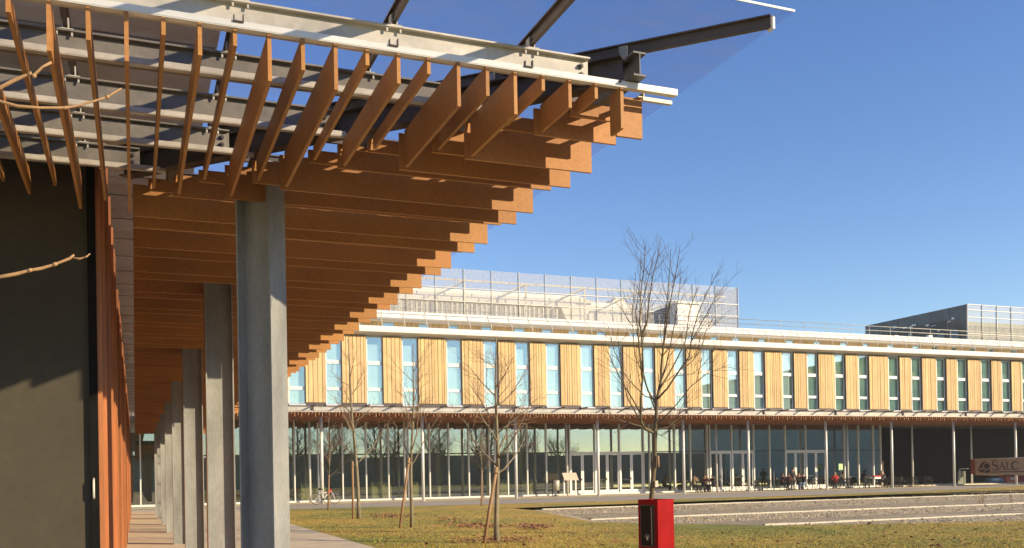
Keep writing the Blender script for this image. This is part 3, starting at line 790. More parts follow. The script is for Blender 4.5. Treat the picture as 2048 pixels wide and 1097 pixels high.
def stake(base, top, label, r=.035):
    b = Vector(base); t = Vector(top)
    s_ = thing('tree_stake', label, 'stake', b, 0, 'timber stakes beside young trees')
    MB().tube([(0, 0, -.05), (t-b)], [r, r*.9], 8).build('stake', 'stake', s_)
    q = (t-b)*.93
    MB().tube([q+Vector((r*1.4*math.cos(a), r*1.4*math.sin(a)-.03, .012*math.sin(3*a))) for a in [i*PI/4 for i in range(8)]], .012, 5, closed=True).build('tie', 'strap', s_)
    return s_


sapling((8.95, 47.2, 0), 4.75, 1.6, 4, 'slender bare sapling with thin reddish twigs beside the parked bicycle', 11, .032, (.1, 0), .5, 1.3, 3, 6)
stake((8.90, 47.0, 0), (8.97, 47.05, 1.75), 'short timber stake by the slender sapling at the bicycle', .04)
sapling((7.98, 35.85, 0), 6.9, 2.1, 12, 'bare young tree with long low right hand branch, second from the near column', 12, .075, (-.33, .1), .85, 1.9, 3, 6)
stake((7.70, 35.7, 0), (7.72, 35.75, 2.2), 'left hand timber stake, upright, under the second bare tree', .045)
sapling((7.90, 28.3, 0), 5.7, 1.9, 27, 'bare young tree with leaning stake, a few dry leaves on its long upper twigs', 11, .055, (.18, -.05), .62, 1.8, 3, 6)
stake((7.50, 28.15, 0), (7.86, 28.2, 2.15), 'leaning timber stake propped against the third bare tree', .042)
sapling((16.64, 45.9, 0), 4.2, 1.75, 31, 'small dense twiggy bare sapling farthest back near the paving', 13, .035, (.05, 0), .45, 1.1, 3, 6)
stake((16.5, 45.7, 0), (16.6, 45.75, 1.9), 'thin timber stake at the small farthest sapling', .035)
sapling((7.80, 20.5, 0), 4.75, 1.6, 42, 'bare young tree with wide spreading crown and low arching twig, nearest on the lawn', 13, .062, (.06, .05), .9, 1.75, 3, 6)
stake((7.42, 20.42, 0), (7.78, 20.44, 1.75), 'leaning timber stake crossing the trunk of the nearest lawn tree', .045)

# the large bare tree behind the red cabinet: limbs drawn from the photograph, spread in depth
BX, BY_ = 12.35, 21.2
t6 = thing('bare_tree', 'tallest bare tree with many long upright limbs, behind the red cabinet', 'tree', (BX, BY_, 0))
rg = random.Random(77)


def P6(px, py, dep=0.):
    p = at(px, py, Y=BY_)
    d = (Vector((CR.x, CR.y, 0)).normalized()); base = Vector((BX, BY_, 0))
    q = p-base; lat = q.dot(d); return Vector((d.x*lat, d.y*lat, q.z))+Vector((math.sin(YAW), math.cos(YAW), 0))*dep


trk = [P6(1305, 1075), P6(1303, 1000), P6(1306, 960), P6(1309, 920), P6(1309, 880), P6(1310, 858)]
MB().tube(trk, [.085, .068, .062, .060, .064, .070], 12).build('trunk', 'bark_dark', t6)
cr = MB()
limbs6 = [([(1310, 860), (1311, 835), (1313, 800), (1322, 760), (1324, 715), (1332, 650), (1340, 600), (1352, 540), (1358, 495)], [0, -.05, 0, .1, .15, .1, .1, .2, .2], .055),
          ([(1308, 866), (1290, 860), (1279, 845), (1278, 800), (1282, 745), (1279, 690), (1274, 650), (1277, 600), (1285, 530), (1285, 500)], [0, -.2, -.4, -.5, -.5, -.6, -.6, -.5, -.5, -.5], .045),
          ([(1279, 680), (1290, 650), (1295, 610), (1302, 560), (1312, 520), (1318, 482)], [-.6, -.4, -.3, -.2, -.2, -.1], .026),
          ([(1280, 760), (1274, 670), (1274, 620), (1283, 560), (1286, 500)], [-.5, -.3, .1, .2, .3], .022),
          ([(1312, 810), (1300, 780), (1290, 735), (1286, 690), (1284, 660), (1292, 600), (1306, 540), (1318, 490)], [0, .3, .5, .6, .7, .8, .8, .9], .03),
          ([(1313, 800), (1330, 780), (1352, 745), (1368, 720), (1372, 680), (1382, 640), (1398, 600), (1418, 560)], [0, -.2, -.3, -.4, -.4, -.5, -.5, -.5], .032),
          ([(1322, 760), (1335, 730), (1342, 700), (1352, 650), (1358, 610), (1366, 550)], [.1, .4, .5, .6, .6, .7], .024),
          ([(1312, 860), (1335, 855), (1352, 840), (1362, 815), (1372, 800)], [0, .1, .2, .3, .3], .022),
          ([(1308, 862), (1270, 850), (1235, 838), (1215, 825)], [0, -.2, -.4, -.5], .026),
          ([(1279, 830), (1262, 800), (1240, 765), (1222, 730), (1210, 700)], [-.4, -.5, -.7, -.8, -.8], .024),
          ([(1352, 745), (1375, 730), (1395, 700), (1402, 670), (1420, 640)], [-.3, -.2, -.1, 0, .1], .016),
          ([(1313, 800), (1296, 790), (1262, 745), (1240, 690), (1232, 655)], [0, .5, .8, 1.0, 1.1], .016),
          ([(1322, 770), (1350, 750), (1392, 745), (1415, 725), (1440, 690)], [.1, .6, .9, 1.1, 1.1], .014),
          ([(1324, 720), (1326, 660), (1329, 600), (1332, 545), (1334, 510)], [.15, -.1, -.3, -.4, -.4], .018),
          ([(1308, 862), (1285, 840), (1262, 790), (1250, 720), (1246, 650)], [0, .3, .6, .8, .9], .022),
          ([(1312, 850), (1340, 820), (1368, 780), (1392, 760), (1430, 745)], [0, -.3, -.6, -.9, -1.1], .02),
          ([(1318, 780), (1345, 735), (1366, 690), (1376, 620), (1392, 580)], [0, .2, .1, .1, .2], .024),
          ([(1310, 820), (1288, 770), (1262, 715), (1256, 640), (1262, 560)], [0, -.4, -.9, -1.1, -1.1], .018),
          ([(1313, 868), (1322, 872), (1336, 862), (1342, 850)], [0, -.1, -.2, -.2], .008),
          ([(1372, 690), (1392, 650), (1408, 615), (1412, 600)], [-.4, -.6, -.8, -.8], .012)]
for pts, dep, r in limbs6:
    Q = []
    for i in range(len(pts)-1):
        a = P6(*pts[i], dep[i]); b = P6(*pts[i+1], dep[i+1])
        for s_ in range(3): Q.append(a.lerp(b, s_/3)+Vector((rg.gauss(0, .008),)*3))
    Q.append(P6(*pts[-1], dep[-1])); limb(cr, Q, r, .006, 6)
    for k in range(max(4, int(len(Q)*.8))):
        i = rg.randrange(int(len(Q)*.25), len(Q)-1); s_ = i/len(Q); ax = (Q[i+1]-Q[i]).normalized(); side = ax.orthogonal().normalized()
        side.rotate(Matrix.Rotation(rg.uniform(0, 2*PI), 3, ax))
        grow(cr, rg, Q[i], ax*.75+side*.6, rg.uniform(.35, 1.35)*(1.1-.5*s_), max(.006, r*(1-s_)*.4), 1, 2, .35, 4, .6, 4)
cr.build('crown', ['bark_dark', 'twig_dark'], t6)
MB().tube([P6(1314, 912, -.09), P6(1315, 935, -.09)], [.03, .03], 7).build('pruned_stub', 'stake', t6)
tg = P6(1311, 968, -.09); MB().box(tg.x-.03, tg.x+.05, tg.y-.01, tg.y+.005, tg.z-.08, tg.z+.08).build('tag', 'paper', t6)

# branches of a tree standing just outside the left edge
nt_ = thing('bare_branch_tree', 'bare tree just outside the left edge, three pale knotty branches reaching in', 'tree', (-1.25, 3.75, 0))
o3 = Vector((-1.25, 3.75, 0))
MB().tube([(0, 0, 0), (.02, 0, 1), (0, .02, 2), (.03, 0, 3.2)], [.06, .05, .045, .03], 10).build('trunk', 'bark', nt_)
def tw(pts, r0, r1, seg=8):
    P = [at(x, y, Y=Y_)-o3 for x, y, Y_ in pts]; k = len(P)
    br = MB().tube(P, [r0+(r1-r0)*i/(k-1)+(.0012 if i % 2 else 0) for i in range(k)], seg)
    for j in (k//2, k-3): br.tube([P[j]+Vector((-.006, 0, -.003)), P[j]+Vector((.006, 0, .003))], [r0*1.05, r0*.9], 8)
    br.build('branch', 'twig_pale', nt_)
tw([(-150, 215, 3.7), (-60, 195, 3.65), (0, 176, 3.6), (30, 160, 3.6), (60, 148, 3.6), (68, 152, 3.6), (85, 134, 3.6), (103, 125, 3.6)], .0075, .0035)
tw([(-170, 190, 3.7), (-70, 190, 3.65), (0, 203, 3.6), (35, 213, 3.6), (80, 216, 3.6), (130, 216, 3.62), (150, 213, 3.63), (190, 202, 3.64), (215, 194, 3.65), (236, 181, 3.66), (243, 177, 3.66)], .0062, .002)
tw([(-150, 600, 3.7), (-60, 575, 3.65), (0, 554, 3.6), (30, 549, 3.6), (60, 541, 3.6), (84, 537, 3.6), (110, 529, 3.6), (140, 517, 3.6), (148, 510, 3.6)], .0068, .0035)
tw([(146, 516, 3.6), (160, 518, 3.6), (172, 514, 3.6), (180, 508, 3.6)], .003, .0014, 6)
MB().tube([(0, 0, 2.2), at(-150, 600, Y=3.7)-o3], [.02, .0068], 7).build('branch', 'bark', nt_)
MB().tube([(0, 0, 2.7), at(-150, 215, Y=3.7)-o3], [.02, .0075], 7).tube([(0, 0, 2.8), at(-170, 190, Y=3.7)-o3], [.02, .0062], 7).build('branch', 'bark', nt_)

# large bare trees and a low building across the green, seen as reflections in the glazing
spots = ((24, -24, 12, 'leftmost'), (28, -19, 11, 'second'), (32, -30, 13, 'third'), (36, -21, 12, 'fourth'), (40, -27, 12, 'fifth'), (44.5, -20, 12, 'sixth'), (49, -29, 13, 'seventh'),
         (53, -21, 12.5, 'eighth'), (57, -26, 13, 'ninth'), (61, -21, 12.5, 'tenth'), (66, -32, 9, 'eleventh'), (74, -34, 8, 'rightmost'))
for i, (x, y, h, nm) in enumerate(spots):
    sapling((x, y, 0), h, 2.2, 100+i, nm+' large bare tree across the green, mirrored in the ground floor glazing', 20, .27, (rf.uniform(-.9, .9), 0), .8, 5.2, 3, 7, 'bare trees mirrored in the glazing', ('bark', 'bark'))
hd = MB(); rh = random.Random(9); x = -10
while x < 150:
    wd = rh.uniform(3, 7); hd.box(x, x+wd, -46+rh.uniform(-2, 2), -42, 0, rh.uniform(5.2, 6.0)); x += wd
tag(hd.build('low_wall_block', 'brick'), 'low dark building line mirrored in the far glazing', 'building')
wb = thing('side_wing', 'pale grey green building wing to the right, mirrored in the right hand windows', 'building', (0, 0, 0))
MB().box(116, 128, -60, 36, 0, 20).build('wall', 'wing', wb)
MB().box(115, 129, -61, 37, 20, 20.5).build('roof', 'grey_cab', wb)

# ------------------------------------------------------------------ red cabinet
rb = thing('red_cabinet', 'red metal utility cabinet with dark window, on the lawn in the foreground', 'cabinet', (0, 0, 0), 0)
c0 = at(1315, 1000, Z=1.1); c0 = Vector((8.095, 13.744, 0))
rb.location = c0
th = math.radians(-21.77-48)   # right face normal direction in plan
u1 = Vector((math.cos(th+PI/2), math.sin(th+PI/2), 0))  # runs away along right face
u2 = Vector((math.cos(th+PI), math.sin(th+PI), 0))      # runs away along left face
S = .425; az = Vector((0, 0, 1)); cc_ = (u1+u2)*S/2
MB().obox(cc_+az*.54, u1, u2, az, S/2, S/2, .54).build('body', 'red', rb)
mb = MB()
for s_, ax, ay in ((-1, u1, u2), (1, u1, u2)): mb.obox(cc_+u1*s_*(S/2-.006)+az*1.09, u1, u2, az, .008, S/2+.002, .012)
for s_ in (-1, 1): mb.obox(cc_+u2*s_*(S/2-.006)+az*1.09, u1, u2, az, S/2-.016, .008, .012)
mb.build('rim', 'red', rb)
fc_ = -u1
MB().obox(u2*S*.52+fc_*.004+az*.66, u2, fc_, az, S*.33, .004, .335).build('window', 'red_dark', rb)
mb = MB().obox(u2*S*.52+fc_*.006+az*1.005, u2, fc_, az, S*.35, .005, .008).obox(u2*S*.52+fc_*.006+az*.315, u2, fc_, az, S*.35, .005, .008)
for s_ in (-1, 1): mb.obox(u2*(S*.52+s_*S*.34)+fc_*.006+az*.66, u2, fc_, az, .007, .005, .337)
mb.build('window_frame', 'dark_steel', rb)
MB().obox(u2*S*.52+fc_*.016+az*.45, u2, fc_, az, .018, .008, .03).tube([u2*S*.52+fc_*.02+u2*.05*math.cos(a)+az*(.47+.04*math.sin(a)) for a in [PI*i/8 for i in range(9)]], .004, 5).build('lock', 'galv', rb)
MB().obox(u2*S*.30+fc_*.010+az*.66, u2, fc_, az, .012, .003, .32).build('reflector_strip', 'galvdark', rb)
MB().obox(cc_-az*.02+az*.03, u1, u2, az, S/2+.04, S/2+.04, .03).build('base', 'concrete', rb)

# ------------------------------------------------------------------ street things
# bicycle
bk = thing('bicycle', 'white bicycle with red front frame parked beside a slim pole', 'bicycle', (10.12, 57.3, .008))
def wheel(x, tyr):
    w_ = MB().tube([(x+.32*math.cos(a), 0, .335+.32*math.sin(a)) for a in [2*PI*i/28 for i in range(28)]], .021 if tyr else .016, 6, closed=True).build('wheel', 'tyre', bk)
    MB().tube([(x+.295*math.cos(a), 0, .335+.295*math.sin(a)) for a in [2*PI*i/28 for i in range(28)]], .014, 5, closed=True).build('rim', 'galv', w_)
    sp = MB()
    for i in range(12):
        a = 2*PI*i/12; sp.tube([(x, .01, .335), (x+.29*math.cos(a), 0, .335+.29*math.sin(a))], .004, 4)
    sp.tube([(x, -.05, .335), (x, .05, .335)], .025, 8); sp.build('spokes', 'galv', w_)
wheel(0, 1); wheel(1.13, 1)
MB().tube([(0, 0, .335), (.42, 0, .30), (.33, 0, .78), (0, 0, .335)], .019, 8).tube([(.42, 0, .30), (.70, 0, .62)], .027, 8).tube([(.36, 0, .60), (.68, 0, .74)], .023, 8).build('frame', 'bike_white', bk)
MB().tube([(.68, 0, .60), (.92, 0, .80)], .032, 8).tube([(.66, 0, .735), (.93, 0, .87)], .028, 8).tube([(.92, 0, .78), (.90, 0, .93)], .026, 8).build('front_frame', 'bike_red', bk)
MB().tube([(.925, -.04, .78), (1.13, -.04, .335)], .017, 7).tube([(.925, .04, .78), (1.13, .04, .335)], .017, 7).build('fork', 'bike_white', bk)
MB().tube([(.90, 0, .93), (.88, 0, 1.0)], .014, 6).tube([(.93, -.28, 1.02), (.90, -.1, 1.0), (.88, 0, 1.0), (.90, .1, 1.0), (.93, .28, 1.02)], .013, 6).build('handlebar', 'black', bk)
MB().tube([(.33, 0, .78), (.31, 0, .90)], .013, 6).build('seat_post', 'galv', bk)
MB().tube([(.17, 0, .925), (.26, 0, .925), (.36, 0, .915), (.44, 0, .91)], [.06, .06, .03, .012], 8).build('saddle', 'black', bk)
MB().tube([(.42, -.05, .30), (.42, .05, .30)], .075, 14).tube([(.42, -.07, .30), (.50, -.07, .16)], .012, 6).tube([(.42, .07, .30), (.34, .07, .44)], .012, 6).box(.46, .55, -.14, -.06, .14, .165).box(.30, .39, .06, .14, .43, .455).build('crank', 'dark_steel', bk)

# info lectern and litter bin
il = thing('info_lectern', 'tilted info board on two white legs left of the first doors', 'info board', (29.2, 61.9, .008))
for s_ in (-.5, .42): MB().box(s_, s_+.10, -.04, .04, 0, 1.42 if s_ > 0 else 1.22).build('leg', 'white_metal', il)
MB().obox(Vector((0, -.12, 1.38)), Vector((1, 0, 0)), Vector((0, .62, .78)), Vector((0, -.78, .62)), .56, .34, .02).build('board', 'paper', il)
lb_ = thing('litter_bin', 'round grey litter bin on a black post, left of the tilted info board', 'litter bin', (27.9, 61.4, .008))
MB().tube([(0, 0, .42), (0, 0, .9), (0, 0, 1.12), (0, 0, 1.13)], [.20, .225, .235, .19], 18).build('drum', 'galv', lb_)
MB().tube([(-.30, 0, .0), (-.30, 0, 1.25)], .03, 8).box(-.36, .1, -.12, .12, 0, .05).bar((-.3, 0, 1.0), (-.2, 0, 1.0), .03, .03).bar((.12, 0, 0.03), (.16, 0, .42), .03, .03).build('stand', 'black', lb_)
sg = thing('green_sign', 'small pale green square sign on thin post behind the red jacket', 'sign', (54.0, 62.2, .008))
MB().tube([(0, 0, 0), (0, 0, 1.6)], .03, 8).build('post', 'sign_post', sg)
MB().box(-.21, .21, -.02, .0, 1.5, 2.02).build('board', 'sign_green', sg)
bo = thing('thin_bollard', 'thin dark blue post between the cafe tables', 'bollard', (at(1548, 975, Y=60.4).x, 60.4, .008))
MB().tube([(0, 0, 0), (0, 0, 1.52)], .04, 8).tube([(0, 0, 1.52), (0, 0, 1.56)], .045, 8).build('post', 'sign_post', bo)


def chair_proto():
    r = thing('bistro_chair', 'x', 'chair', (0, 0, 0), 0, 'black metal bistro chairs on the cafe terrace')
    seat = MB().tube([(.21*math.cos(a), .21*math.sin(a), .45) for a in [2*PI*i/16 for i in range(16)]], .02, 5, closed=True)
    for k in range(-4, 5):
        h = math.sqrt(max(.0, .2**2-(k*.045)**2)); seat.bar((k*.045, -h, .45), (k*.045, h, .45), .016, .012); seat.bar((-h, k*.045, .45), (h, k*.045, .45), .016, .012)
    seat.build('seat', 'chair', r)
    bk_ = MB().tube([(-.22, -.02, .47), (-.24, .12, .62), (-.20, .20, .80), (0, .24, .86), (.20, .20, .80), (.24, .12, .62), (.22, -.02, .47)], .021, 5)
    for k in range(-4, 5): bk_.bar((k*.045, .205, .47), (k*.045, .235-abs(k)*.008, .85-abs(k)*.013), .016, .012)
    for z in (.55, .62, .69, .76): bk_.bar((-.19, .2, z), (.19, .2, z), .014, .014)
    bk_.build('backrest', 'chair', r)
    for sx, sy in ((-1, -1), (1, -1), (-1, 1), (1, 1)): MB().tube([(sx*.15, sy*.15, .45), (sx*.21, sy*.21, .2), (sx*.24, sy*.24, 0)], .018, 5).build('leg', 'chair', r)
    return r


def table_proto():
    r = thing('cafe_table', 'x', 'table', (0, 0, 0), 0, 'thin topped cafe tables on the terrace')
    MB().tube([(0, 0, .715), (0, 0, .735)], .36, 22).build('tabletop', 'chair', r)
    MB().tube([(0, 0, .02), (0, 0, .715)], .025, 8).build('stem', 'chair', r)
    mb = MB()
    for a in range(3): mb.tube([(0, 0, .12), (.2*math.cos(a*2.1+.4), .2*math.sin(a*2.1+.4), .06), (.3*math.cos(a*2.1+.4), .3*math.sin(a*2.1+.4), 0.0)], .016, 6)
    mb.build('foot', 'chair', r); return r


def onp(px, Y): return Vector((at(px, 975, Y=Y).x, Y, .008))


cp = chair_proto(); tp = table_proto(); first = {'c': True, 't': True}
def put(kind, px, Y, rz, label):
    pr = cp if kind == 'c' else tp
    o = pr if first[kind] else copy_tree(pr)
    first[kind] = False; o.location = onp(px, Y); o.rotation_euler = (0, 0, rz); o['label'] = label
for px, Y, lb2 in ((1408, 61.3, 'cafe table shared by the three people at the left end'), (1458, 61.0, 'empty cafe table in front of the second doors'),
                   (1494, 60.6, 'empty cafe table at the pole between second doors and post'), (1524, 60.7, 'empty cafe table left of the thin dark post'),
                   (1588, 59.8, 'cafe table inside the large central group of people'), (1640, 60.2, 'empty cafe table right of the third doors by the pole'),
                   (1700, 60.3, 'cafe table between the brown coat and the black coats'), (1752, 60.0, 'cafe table carrying the red box'),
                   (1836, 60.8, 'empty cafe table farthest right')):
    put('t', px, Y, .3, lb2)
for px, Y, rz, lb2 in ((1398, 60.6, 2.6, 'empty bistro chair in front of the left trio table'), (1444, 60.9, 1.4, 'empty bistro chair left of the table at the second doors'),
                       (1472, 61.2, -1.3, 'empty bistro chair right of the table at the second doors'), (1484, 60.3, 1.7, 'bistro chair just left of the fourth pole table'),
                       (1510, 60.9, -1.5, 'bistro chair just right of the pole table'), (1517, 60.2, .4, 'bistro chair angled before the table left of the thin post'),
                       (1534, 60.9, -1.4, 'bistro chair beside the thin dark post'), (1622, 60.0, 1.2, 'empty bistro chair right of the person in jeans'),
                       (1632, 60.9, .1, 'bistro chair behind the empty pole table'), (1652, 60.2, -1.5, 'bistro chair just right of the sixth pole'),
                       (1694, 59.8, 2.8, 'bistro chair in front of the table by the brown coat'), (1712, 59.7, .5, 'bistro chair left of the large black coat'),
                       (1774, 60.2, -1.6, 'bistro chair right of the red box table'), (1784, 59.6, 2.9, 'bistro chair near the passage pole, facing away'),
                       (1798, 60.9, 1.4, 'first bistro chair of the empty row by the passage'), (1808, 60.1, .4, 'second chair of the empty row by the passage'),
                       (1821, 60.9, 1.9, 'empty bistro chair left of the farthest table'), (1828, 60.0, 2.7, 'bistro chair in front of the farthest right table'),
                       (1850, 60.8, -1.4, 'bistro chair right of the farthest table'), (1859, 60.5, -.6, 'outermost bistro chair at the right end')):
    put('c', px, Y, rz, lb2)
tb = thing('red_box', 'flat red and white box standing on a cafe table', 'box', onp(1753, 60.0)+Vector((0, 0, .735)))
MB().box(-.33, .33, -.17, .17, .0, .16).build('carton', 'white_metal', tb); MB().box(-.35, .35, -.19, .19, .161, .27).build('lid', 'cloth_red', tb)

# ------------------------------------------------------------------ people


def figure(label, loc, rz, top, legs, hair, pose='sit', long_hair=False, lean=0., bag=None, height=1.0, arms='table', cap=False):
    """one continuous skinned body; local -y is the way the person faces"""
    if pose == 'sit':
        J = dict(pel=(0, .05, .50), sp=(0, .07, .70), ch=(0, .06+lean*.5, .92), nk=(0, .03+lean, 1.08), hd=(0, 0+lean*1.2, 1.20), tp=(0, .01+lean*1.2, 1.31))
        for s_, n in ((-1, 'l'), (1, 'r')):
            J['hip'+n] = (.10*s_, .03, .50); J['kn'+n] = (.12*s_, -.42, .50); J['an'+n] = (.12*s_, -.38+.12*(s_ > 0), .09); J['to'+n] = (.13*s_, -.52+.12*(s_ > 0), .05)
            J['sh'+n] = (.19*s_, .06+lean*.8, 1.00); 
            if arms == 'table': J['el'+n] = (.25*s_, -.10+lean, .76); J['wr'+n] = (.14*s_, -.34+lean*.6, .79); J['ha'+n] = (.11*s_, -.42+lean*.6, .80)
            elif arms == 'face': J['el'+n] = (.22*s_, -.22+lean, .82); J['wr'+n] = (.10*s_, -.22+lean, 1.05); J['ha'+n] = (.07*s_, -.20+lean, 1.13)
            else: J['el'+n] = (.25*s_, .02, .74); J['wr'+n] = (.17*s_, -.2, .60); J['ha'+n] = (.13*s_, -.28, .58)
    else:
        J = dict(pel=(0, 0, .94), sp=(0, .01, 1.12), ch=(0, .01, 1.34), nk=(0, -.01, 1.52), hd=(0, -.03, 1.62), tp=(0, -.02, 1.73))
        for s_, n in ((-1, 'l'), (1, 'r')):
            J['hip'+n] = (.10*s_, 0, .90); J['kn'+n] = (.12*s_, -.03, .49); J['an'+n] = (.12*s_, .02, .09); J['to'+n] = (.14*s_, -.13, .05)
            J['sh'+n] = (.20*s_, .01, 1.44); J['el'+n] = (.27*s_, .0, 1.16); J['wr'+n] = (.16*s_, -.22, 1.10); J['ha'+n] = (.11*s_, -.29, 1.14)
    R_ = dict(pel=.15, sp=.135, ch=.165, nk=.062, hd=.098, tp=.075, hip=.115, kn=.07, an=.048, to=.042, sh=.078, el=.052, wr=.036, ha=.038)
    E_ = [('pel', 'sp'), ('sp', 'ch'), ('ch', 'nk'), ('nk', 'hd'), ('hd', 'tp')]
    for n in 'lr': E_ += [('pel', 'hip'+n), ('hip'+n, 'kn'+n), ('kn'+n, 'an'+n), ('an'+n, 'to'+n), ('ch', 'sh'+n), ('sh'+n, 'el'+n), ('el'+n, 'wr'+n), ('wr'+n, 'ha'+n)]
    names = list(J); idx = {n: i for i, n in enumerate(names)}
    me = bpy.data.meshes.new('person'); me.from_pydata([J[n] for n in names], [(idx[a], idx[b]) for a, b in E_], [])
    o = bpy.data.objects.new('person', me); COL.objects.link(o)
    md = o.modifiers.new('skin', 'SKIN'); md.use_smooth_shade = True
    sv = me.skin_vertices[0].data
    for n in names:
        k = n[:-1] if n[:-1] in R_ and n not in R_ else n
        r = R_[k]; sv[idx[n]].radius = (r, r*(.85 if k in ('ch', 'pel', 'sp') else 1)); sv[idx[n]].use_root = (n == 'pel')
    o.modifiers.new('sub', 'SUBSURF').levels = 1
    dg = bpy.context.evaluated_depsgraph_get(); dg.update()
    nm = bpy.data.meshes.new_from_object(o.evaluated_get(dg))
    o.modifiers.clear(); o.data = nm
    for q in (top, legs, 'skin', 'shoe'): nm.materials.append(M[q])
    segs = [(Vector(J[a]), Vector(J[b]), a, b) for a, b in E_]
    for f in nm.polygons:
        c = f.center; best = None
        for a, b, na, nb_ in segs:
            ab = b-a; t = max(0, min(1, (c-a).dot(ab)/ab.length_squared)); dd_ = (a+ab*t-c).length
            if best is None or dd_ < best[0]: best = (dd_, na, nb_, t)
        _, na, nb_, t = best
        if nb_ in ('hd', 'tp') or (nb_ == 'nk' and t > .8) or nb_[:2] == 'ha': mi = 2
        elif nb_[:3] == 'hip' or nb_[:2] in ('kn', 'an') or na == 'pel' and t < .25: mi = 1
        elif nb_[:2] == 'to': mi = 3
        else: mi = 0
        f.material_index = mi; f.use_smooth = True
    h = Vector(J['hd'])
    hm = MB(); n0 = 0
    rings = 6; sg_ = 10; R0 = .118
    for i in range(rings+1):
        ph = PI*.5-(PI*.62)*i/rings
        for j in range(sg_):
            a = 2*PI*j/sg_; y = math.sin(a); rr0 = R0*(1 if y > -.3 else .88)
            z = math.sin(ph); 
            if y < -.3 and z < .25: z = .25+.05*i/rings
            hm.v.append((h.x+rr0*math.cos(ph if ph > 0 else 0)*math.cos(a)*.92+(0 if ph > 0 else 0), h.y+.018+rr0*math.cos(max(ph, 0) if ph > 0 else ph)*math.sin(a), h.z+.025+R0*z*(1.05 if z > 0 else (2.3 if long_hair else 1.1))))
    for i in range(rings):
        for j in range(sg_): j2 = (j+1) % sg_; hm.face([i*sg_+j, (i+1)*sg_+j, (i+1)*sg_+j2, i*sg_+j2], sm=True)
    hm.build('hair', hair, o)
    # face: nose, eyes, mouth
    fz = MB(); fy = h.y-.098
    fz.tube([(h.x, fy+.01, h.z+.012), (h.x, fy-.016, h.z-.012), (h.x, fy+.004, h.z-.022)], [.007, .012, .008], 5); fz.build('nose', 'skin', o)
    ey = MB()
    for s_ in (-1, 1): ey.tube([(h.x+s_*.034-.01, fy+.012, h.z+.014), (h.x+s_*.034+.01, fy+.010, h.z+.014)], .006, 5)
    ey.tube([(h.x-.02, fy+.006, h.z-.045), (h.x+.02, fy+.006, h.z-.045)], .004, 5); ey.build('eyes', 'hair_dark', o)
    # fingers
    fg = MB()
    for n, s_ in (('l', -1), ('r', 1)):
        a = Vector(J['ha'+n]); d = (a-Vector(J['wr'+n])).normalized(); sd = Vector((1, 0, 0))
        for k in range(4):
            b0 = a+d*.02+sd*(k-1.5)*.017; L = (.05, .06, .056, .042)[k]
            fg.tube([b0, b0+d*L*.55, b0+d*L*.9+Vector((0, 0, -.018))], [.0095, .0085, .006], 5)
        b0 = a-sd*s_*.03; fg.tube([b0, b0+d*.03-sd*s_*.018, b0+d*.05-sd*s_*.012], [.010, .009, .007], 5)
    fg.build('fingers', 'skin', o)
    if cap: MB().tube([(h.x, h.y+.01, h.z+.06), (h.x, h.y+.01, h.z+.13)], [.125, .09], 12).box(h.x-.07, h.x+.07, h.y-.2, h.y-.08, h.z+.06, h.z+.075).build('cap', 'jacket_grey', o)
    o.location = loc; o.rotation_euler = (0, 0, rz); o.scale = (height,)*3
    return tag(o, label, 'person')


def seated(px, Y, rz, label, top, legs, hair, **k):
    figure(label, onp(px, Y), rz, top, legs, hair, 'sit', **k)
    if k.get('chair', True):
        o = copy_tree(cp); a = rz; o.location = onp(px, Y)+Vector((-.02*math.sin(a), .02*math.cos(a), 0)); o.rotation_euler = (0, 0, rz)
        o['label'] = 'bistro chair used by the '+label.replace('person ', 'person ', 1)[:60].rsplit(' ', 1)[0] if False else 'bistro chair under the '+label
seated(1389, 61.4, 1.5, 'person in tan jacket sitting leftmost, facing right', 'jacket_tan', 'trouser_dark', 'hair_dark', arms='face')
seated(1410, 62.0, .3, 'person in maroon top sitting at the middle of the left trio', 'jacket_maroon', 'trouser_dark', 'hair_brown', arms='face')
seated(1425, 61.4, -1.4, 'person in dark coat sitting right of the left trio table', 'jacket_dark', 'trouser_dark', 'hair_dark', long_hair=True)
seated(1566, 60.4, 1.2, 'person in maroon jacket sitting left in the central group', 'jacket_maroon', 'trouser_dark', 'hair_brown', long_hair=True)
seated(1577, 59.2, 2.2, 'person in dark red coat with back turned in the central group', 'jacket_maroon', 'trouser_dark', 'hair_brown', lean=-.08)
figure('person standing in dark coat and cap before the third doors', onp(1586, 61.6), .2, 'jacket_dark', 'trouser_dark', 'hair_dark', 'stand', cap=True)
seated(1607, 59.5, -1.1, 'person in dark jacket and pale blue jeans with crossed arms', 'jacket_dark', 'jeans', 'hair_dark', arms='face')
seated(1598, 60.5, -.4, 'person in dark coat partly hidden behind the central table', 'jacket_dark', 'trouser_dark', 'hair_brown')
seated(1671, 59.6, 2.6, 'person in bright red jacket with back turned by the pole', 'jacket_red', 'trouser_dark', 'hair_grey', lean=-.12)
seated(1686, 60.6, .9, 'person in brown coat sitting right of the red jacket', 'jacket_brown', 'jeans', 'hair_brown', arms='table')
seated(1728, 59.4, 1.7, 'person in large black coat with back turned in the right group', 'jacket_dark', 'trouser_dark', 'hair_dark', long_hair=True, lean=-.1, height=1.12)
seated(1764, 60.8, -.6, 'person in grey jacket sitting behind the red box', 'jacket_grey', 'trouser_dark', 'hair_grey', height=1.05)
